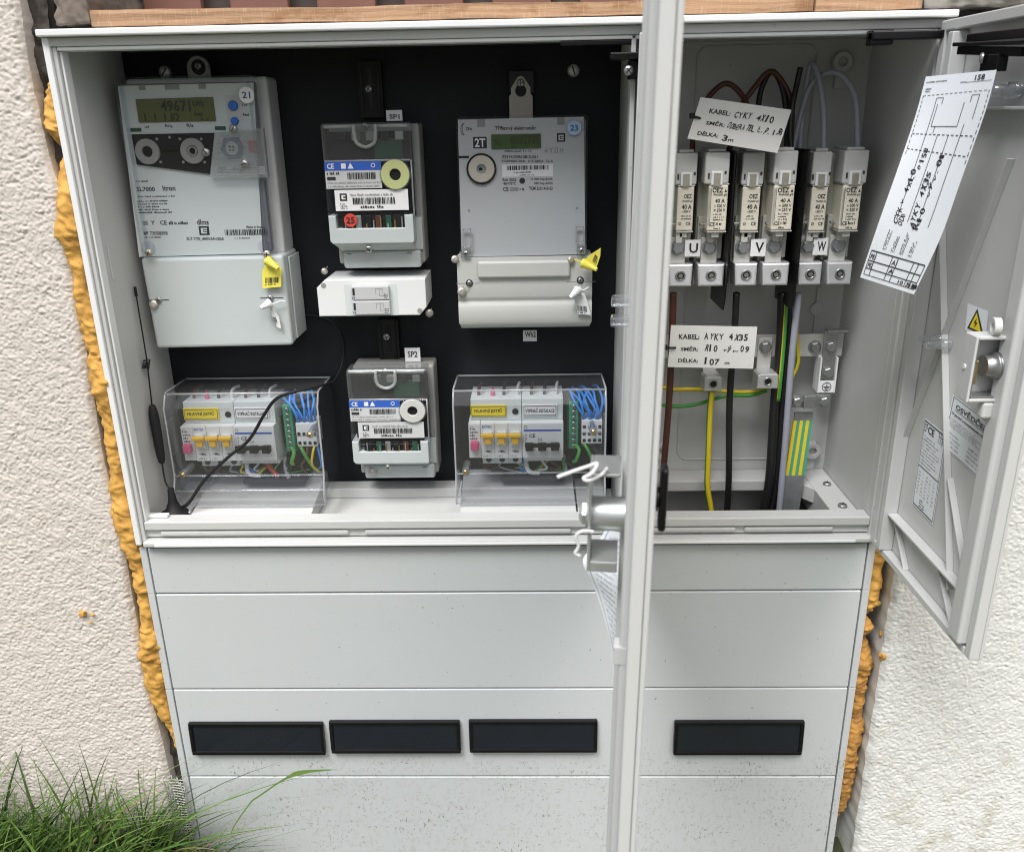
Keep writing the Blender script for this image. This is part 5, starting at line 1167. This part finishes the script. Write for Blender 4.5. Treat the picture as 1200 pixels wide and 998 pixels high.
# card tags tied to the cables
def card(quad, Y, label, rows, tie, sd):
    b = B(); q = [at(px, py, Y) for px, py in quad]; nrm = (q[1]-q[0]).cross(q[3]-q[0]).normalized()
    if nrm.y > 0: nrm = -nrm
    b.prism(q, -nrm*.0008, TAGP); U = q[1]-q[0]; Wv = q[0]-q[3]; O = q[3]+nrm*.0004
    for head, hr, txt, rr, s in rows:
        b.text(head, O+U*hr[0]+Wv*hr[1], U*hr[2], Wv*.115, INK)
        hand(b, txt, O+U*rr[0]+Wv*rr[1], U*rr[2], Wv*.15, INK, s)
    o = one(b, 'cable_tag', label, 'tag', group='white cable tags')
    b = B(); b.tube([at(px, py, Y+dy) for px, py, dy in tie], .0013, BP, 8); a = at(tie[0][0], tie[0][1], Y+tie[0][2]); b.box(a.x-.003, a.x+.003, a.y-.003, a.y+.001, a.z-.003, a.z+.0035, BP, .0006)
    one(b, 'cable_tie', 'black cable tie holding the %s white cable tag' % ('upper' if sd == 1 else 'lower'), 'cable tie')
card([(821, 114), (927.5, 129), (911, 179.5), (805.5, 162.5)], .066, 'upper tilted white cable tag with handwriting above the fuses',
     [('KABEL:', (.14, .66, .23), 'CYKY 4x10', (.41, .64, .44), 3), ('SMĚR:', (.145, .39, .205), 'ODBĚRATEL č.p. 158', (.37, .37, .62), 5), ('DÉLKA:', (.09, .12, .23), '3m', (.36, .08, .14), 9)], [(811, 136, 0), (818, 138, -.002), (822, 139, .003)], 1)
card([(786.5, 381), (887.5, 383), (882.5, 432), (782.5, 430)], .080, 'lower level white cable tag with handwriting across the brown cable',
     [('KABEL:', (.10, .68, .24), 'AYKY 4x35', (.39, .68, .52), 12), ('SMĚR:', (.135, .40, .205), 'R10 výv.09', (.41, .40, .52), 14), ('DÉLKA:', (.115, .12, .235), '107 m', (.42, .08, .30), 17)], [(779, 407, .0), (786, 407.5, -.002), (792, 407.5, -.001)], 2)

# ------------------------------------------------------------------ papers
def sheet(name, label, rows, fn, thick=.0003, m=None):
    # rows: list of (left point, right point) from top to bottom
    b = B(); n = len(rows); k = 8; vs, fs_ = [], []
    Lp = spline([a for a, c in rows], 6); Rp = spline([c for a, c in rows], 6)
    for a, c in zip(Lp, Rp):
        for i in range(k+1): vs.append(a.lerp(c, i/k))
    for j in range(len(Lp)-1):
        for i in range(k): q = j*(k+1)+i; fs_.append((q, q+1, q+k+2, q+k+1))
    b.add(vs, fs_, m or PAP, True)
    def P(u, v, e=.0006):      # v from 0 (bottom) to 1 (top)
        f = (1-v)*(len(Lp)-1); i = min(int(f), len(Lp)-2); t = f-i; a = Lp[i].lerp(Lp[i+1], t); c = Rp[i].lerp(Rp[i+1], t); p = a.lerp(c, u)
        return p+(CAMP0-p).normalized()*e
    fn(b, P); return one(b, name, label, 'paper')
CAMP0 = V(.4, -1, .4)
def ln(b, P, u0, v0, u1, v1, t=.008, m=None):
    d = (u1-u0, v1-v0); L = max(1e-6, math.hypot(*d)); nx, ny = -d[1]/L*t/2, d[0]/L*t/2*.35
    n = max(1, int(L/.06))
    for k in range(n):
        a0, a1 = u0+d[0]*k/n, u0+d[0]*(k+1)/n; c0, c1 = v0+d[1]*k/n, v0+d[1]*(k+1)/n
        b.quad(P(a0-nx, c0-ny), P(a1-nx, c1-ny), P(a1+nx, c1+ny), P(a0+nx, c0+ny), m or INK)
def dash(b, P, u0, v0, u1, v1, n=14):
    for k in range(n): ln(b, P, u0+(u1-u0)*k/n, v0+(v1-v0)*k/n, u0+(u1-u0)*(k+.6)/n, v0+(v1-v0)*(k+.6)/n, .009)
def ptext(b, P, st, u, v, du, dv):
    O = P(u, v, .0007); b.text(st, O, P(u+du, v, .0007)-O, P(u, v+dv, .0007)-O, INK)
def fn_scheme(b, P):
    ptext(b, P, 'SCHÉMA ZAPOJENÍ', .03, .935, .32, .016); ln(b, P, .62, .915, .97, .915); ptext(b, P, '158', .74, .925, .13, .045); b_ = .03
    ptext(b, P, 'číslo', .55, .915, .09, .010); ptext(b, P, 'název', .05, .89, .09, .012); ptext(b, P, 'číslo', .05, .875, .08, .011)
    dash(b, P, .04, .855, .97, .855); dash(b, P, .04, .855, .04, .55, 12); dash(b, P, .97, .855, .97, .55, 12)
    dash(b, P, .04, .655, .97, .655); dash(b, P, .04, .585, .97, .585)
    for u0, v0, u1, v1 in ((.26, .835, .36, .835), (.36, .835, .36, .80), (.26, .835, .26, .28), (.36, .66, .36, .69), (.30, .69, .68, .69), (.30, .69, .30, .80), (.68, .69, .68, .80), (.76, .835, .86, .835), (.86, .835, .86, .72), (.76, .835, .76, .80), (.44, .655, .44, .28), (.60, .655, .60, .28), (.77, .70, .77, .28)): ln(b, P, u0, v0, u1, v1, .008)
    for i, (st, u) in enumerate((('CYKY 4x10', .30), ('ODBĚRATEL č.p.158', .38), ('AYKY 4x35', .55), ('R10 výv.01', .64))):
        v0 = .255; O = P(u, v0, .0007); hand(b, st, O, P(u, v0+(.34 if i % 2 else .25), .0007)-O, P(u-.075, v0, .0007)-O, INK, 20+i)
    for k in range(4): O = P(.27+.145*k, .155, .0007); b.lines(O, P(.27+.145*k, .235, .0007)-O, P(.20+.145*k, .155, .0007)-O, INK, 3, k, 1, .55, .09)
    for v in (.14, .10, .065, .03): ln(b, P, .04, v, .96, v, .012)
    for u in (.04, .14, .42, .52, .78, .86, .96): ln(b, P, u, .14, u, .03, .010)
    for st, u, v in (('PE1', .06, .108), ('A1', .44, .108), ('PE2', .06, .072), ('A', .44, .072), ('10', .66, .036), ('5', .80, .036), ('1', .90, .036)): ptext(b, P, st, u, v, .09, .02)
tl, tr = M2 @ onD2(1085, 90, -.030), M2 @ onD2(1168, 83, -.012)
sheet('paper_sheet', 'long white wiring scheme sheet clipped to the narrow door, curling forward', [(at(1085, 90, -.09), at(1168, 82, -.19)), (at(1073, 135, -.10), at(1155, 130, -.19)), (at(1053, 195, -.11), at(1126, 212, -.18)), (at(1030, 260, -.11), at(1102, 279, -.17)), (at(1008, 325, -.10), at(1071, 345, -.155))], fn_scheme)
def fn_small(b, P):
    for u0, v0, u1, v1 in ((.14, .03, .14, .93), (.14, .93, .95, .93)): ln(b, P, u0, v0, u1, v1, .018, RGY)
    for k in range(26):
        O = P(.28, .10+.031*k, .0007); b.lines(O, P(.92, .10+.031*k, .0007)-O, P(.28, .125+.031*k, .0007)-O, FPZ, 1, k, 1, .55, .05)
DD = MD(h1, ud, wd, .014)
def onD1(px, py, dyy): return at(px, py, dyy)
sheet('paper_sheet', 'small printed sheet sticking out below the lock of the wide door', [(at(716, 608, -.40), at(740, 612, -.44)), (at(700, 636, -.40), at(738, 650, -.44)), (at(683, 657, -.41), at(737, 690, -.44)), (at(697, 690, -.415), at(736, 730, -.44)), (at(711, 735, -.425), at(735, 770, -.44)), (at(718, 775, -.43), at(734, 790, -.44)), (at(718, 850, -.435), at(732, 852, -.445))], fn_small)
# plastic ties on the lock of the wide door
b = B(); ty = -.535
b.tube([at(653, 559, ty), at(672, 552, ty), at(690, 546, ty), at(700, 543, ty), at(694, 554, ty-.005), at(684, 560, ty-.006), at(690, 563, ty-.006), at(705, 556, ty), at(712, 548, ty)], .0011, WIW, 10); one(b, 'cable_tie', 'white plastic tie poking left from the top of the wide door lock', 'cable tie')
b = B(); b.tube([at(696, 623, ty), at(683, 622, ty), at(675, 628, ty), at(678, 640, ty), at(674, 648, ty), at(680, 651, ty)], .0010, WIW, 10); one(b, 'cable_tie', 'white curled plastic tie at the bottom of the wide door lock', 'cable tie')

# ------------------------------------------------------------------ grass and plaster mesh at the foot of the wall
def blade(b, root, h, lean, wd, m, n=6, droop=.3):
    a = random.uniform(0, 6.28) ; vs, fs_ = [], []
    s = V(math.cos(a), math.sin(a), 0)
    for i in range(n+1):
        t = i/n; p = root+V(0, 0, h*(t-droop*t*t*lean.length))+lean*h*t*t
        w_ = wd*(1-t**1.6)*(.6+.4*min(1, t*6))+.00008
        vs += [p-s*w_, p+s*w_+V(0, -.15*w_, 0)]
    for i in range(n): fs_.append((2*i, 2*i+1, 2*i+3, 2*i+2))
    b.add(vs, fs_, m, True)
GR = [mat('grass green', (.07, .14, .026), .5, var=.3, vs=40), mat('fresh grass', (.13, .22, .05), .5, var=.25, vs=40), mat('dark grass', (.026, .062, .014), .55, var=.3, vs=40), mat('dry grass', (.22, .17, .08), .7, var=.3, vs=40)]
b = B()
def tuft(n, xa, xb, ya, yb, ha, hb, wa, wb, lean, ws=(5, 3, 5, .6)):
    for i in range(n):
        x = random.uniform(xa, xb); f = 1 if x < -.06 else max(.25, 1-(x+.06)/.16)
        blade(b, V(x, random.uniform(ya, yb), -.53), random.uniform(ha, hb)*f, V(random.gauss(lean, .38), random.gauss(-.10, .22), 0), random.uniform(wa, wb), random.choices(GR, ws)[0], 7, .25)
tuft(2000, -.48, .05, -.10, -.010, .04, .12, .0007, .0015, .05, (4, 2, 6, .8))
tuft(1000, -.48, .03, -.15, -.012, .09, .20, .0018, .0036, .22, (5, 6, 3, .5))
tuft(420, -.45, -.03, -.14, -.012, .14, .27, .0020, .0040, .36, (4, 8, 2, .3))
tuft(700, -.42, .03, -.26, -.10, .05, .13, .0009, .0019, .15, (5, 4, 3, .4))
for x0, n in ((-.30, 40), (-.06, 60), (-.16, 30)):
    for i in range(n): blade(b, V(x0+random.gauss(0, .02), random.uniform(-.06, -.02), -.53), random.uniform(.12, .27), V(random.gauss(.45, .35), random.gauss(-.05, .15), 0), random.uniform(.0016, .0034), random.choices(GR, (4, 7, 2, .2))[0], 9, .3)
for i in range(60): blade(b, V(random.uniform(-.03, .07), random.uniform(-.06, -.02), -.53), random.uniform(.06, .16), V(random.gauss(.9, .5), random.gauss(-.1, .15), 0), random.uniform(.0008, .0018), random.choice(GR[:3]), 9, .3)
o = b.build('grass', kind='stuff'); tag(o, 'long green grass growing at the foot of the stucco wall', 'grass')
b = B(); w0 = [at(262, 990, -.045), at(271, 975, -.05), at(292, 942, -.052), at(304, 932, -.055), at(334, 912, -.058), at(356, 904, -.062), at(396, 901, -.07)]
w0 = [V(.075, -.04, -.53), V(.085, -.042, -.45)]+w0[1:]
P = spline(w0, 6); vs = []
for i, p in enumerate(P):
    t = i/(len(P)-1); w_ = .0008+.0024*math.exp(-((t-.82)/.08)**2)+.0004*math.sin(math.pi*t) if t < .97 else .0002
    vs += [p+V(-.3*w_, 0, w_), p-V(-.3*w_, .2*w_, w_)]
b.add(vs, [(2*i, 2*i+1, 2*i+3, 2*i+2) for i in range(len(P)-1)], GR[1], True)
one(b, 'grass_stalk', 'single long grass blade arching right across the plinth below the first window', 'grass')
MS = mat('mesh fibre', (.42, .43, .40), .6)
b = B(); mx0, mx1, mz0, mz1 = -.024, .003, -.50, -.365
for k in range(9):
    x = mx0+(mx1-mx0)*k/8; b.tube([V(x+.0015*math.sin(z*60), -.004+.003*math.sin(z*40+k), z) for z in [mz0+(mz1-mz0)*j/8*(1-.06*(k % 3)) for j in range(9)]], .00075, MS, 6, 2)
for k in range(28):
    z = mz0+(mz1-mz0)*.95*k/27; b.tube([V(mx0-.001, -.004+.003*math.sin(z*40), z), V((mx0+mx1)/2, -.005, z+.0015), V(mx1+.001, -.004+.003*math.sin(z*40+8), z)], .00075, MS, 6, 3)
one(b, 'plaster_mesh', 'frayed pale reinforcing mesh hanging from the wall edge above the grass', 'mesh')
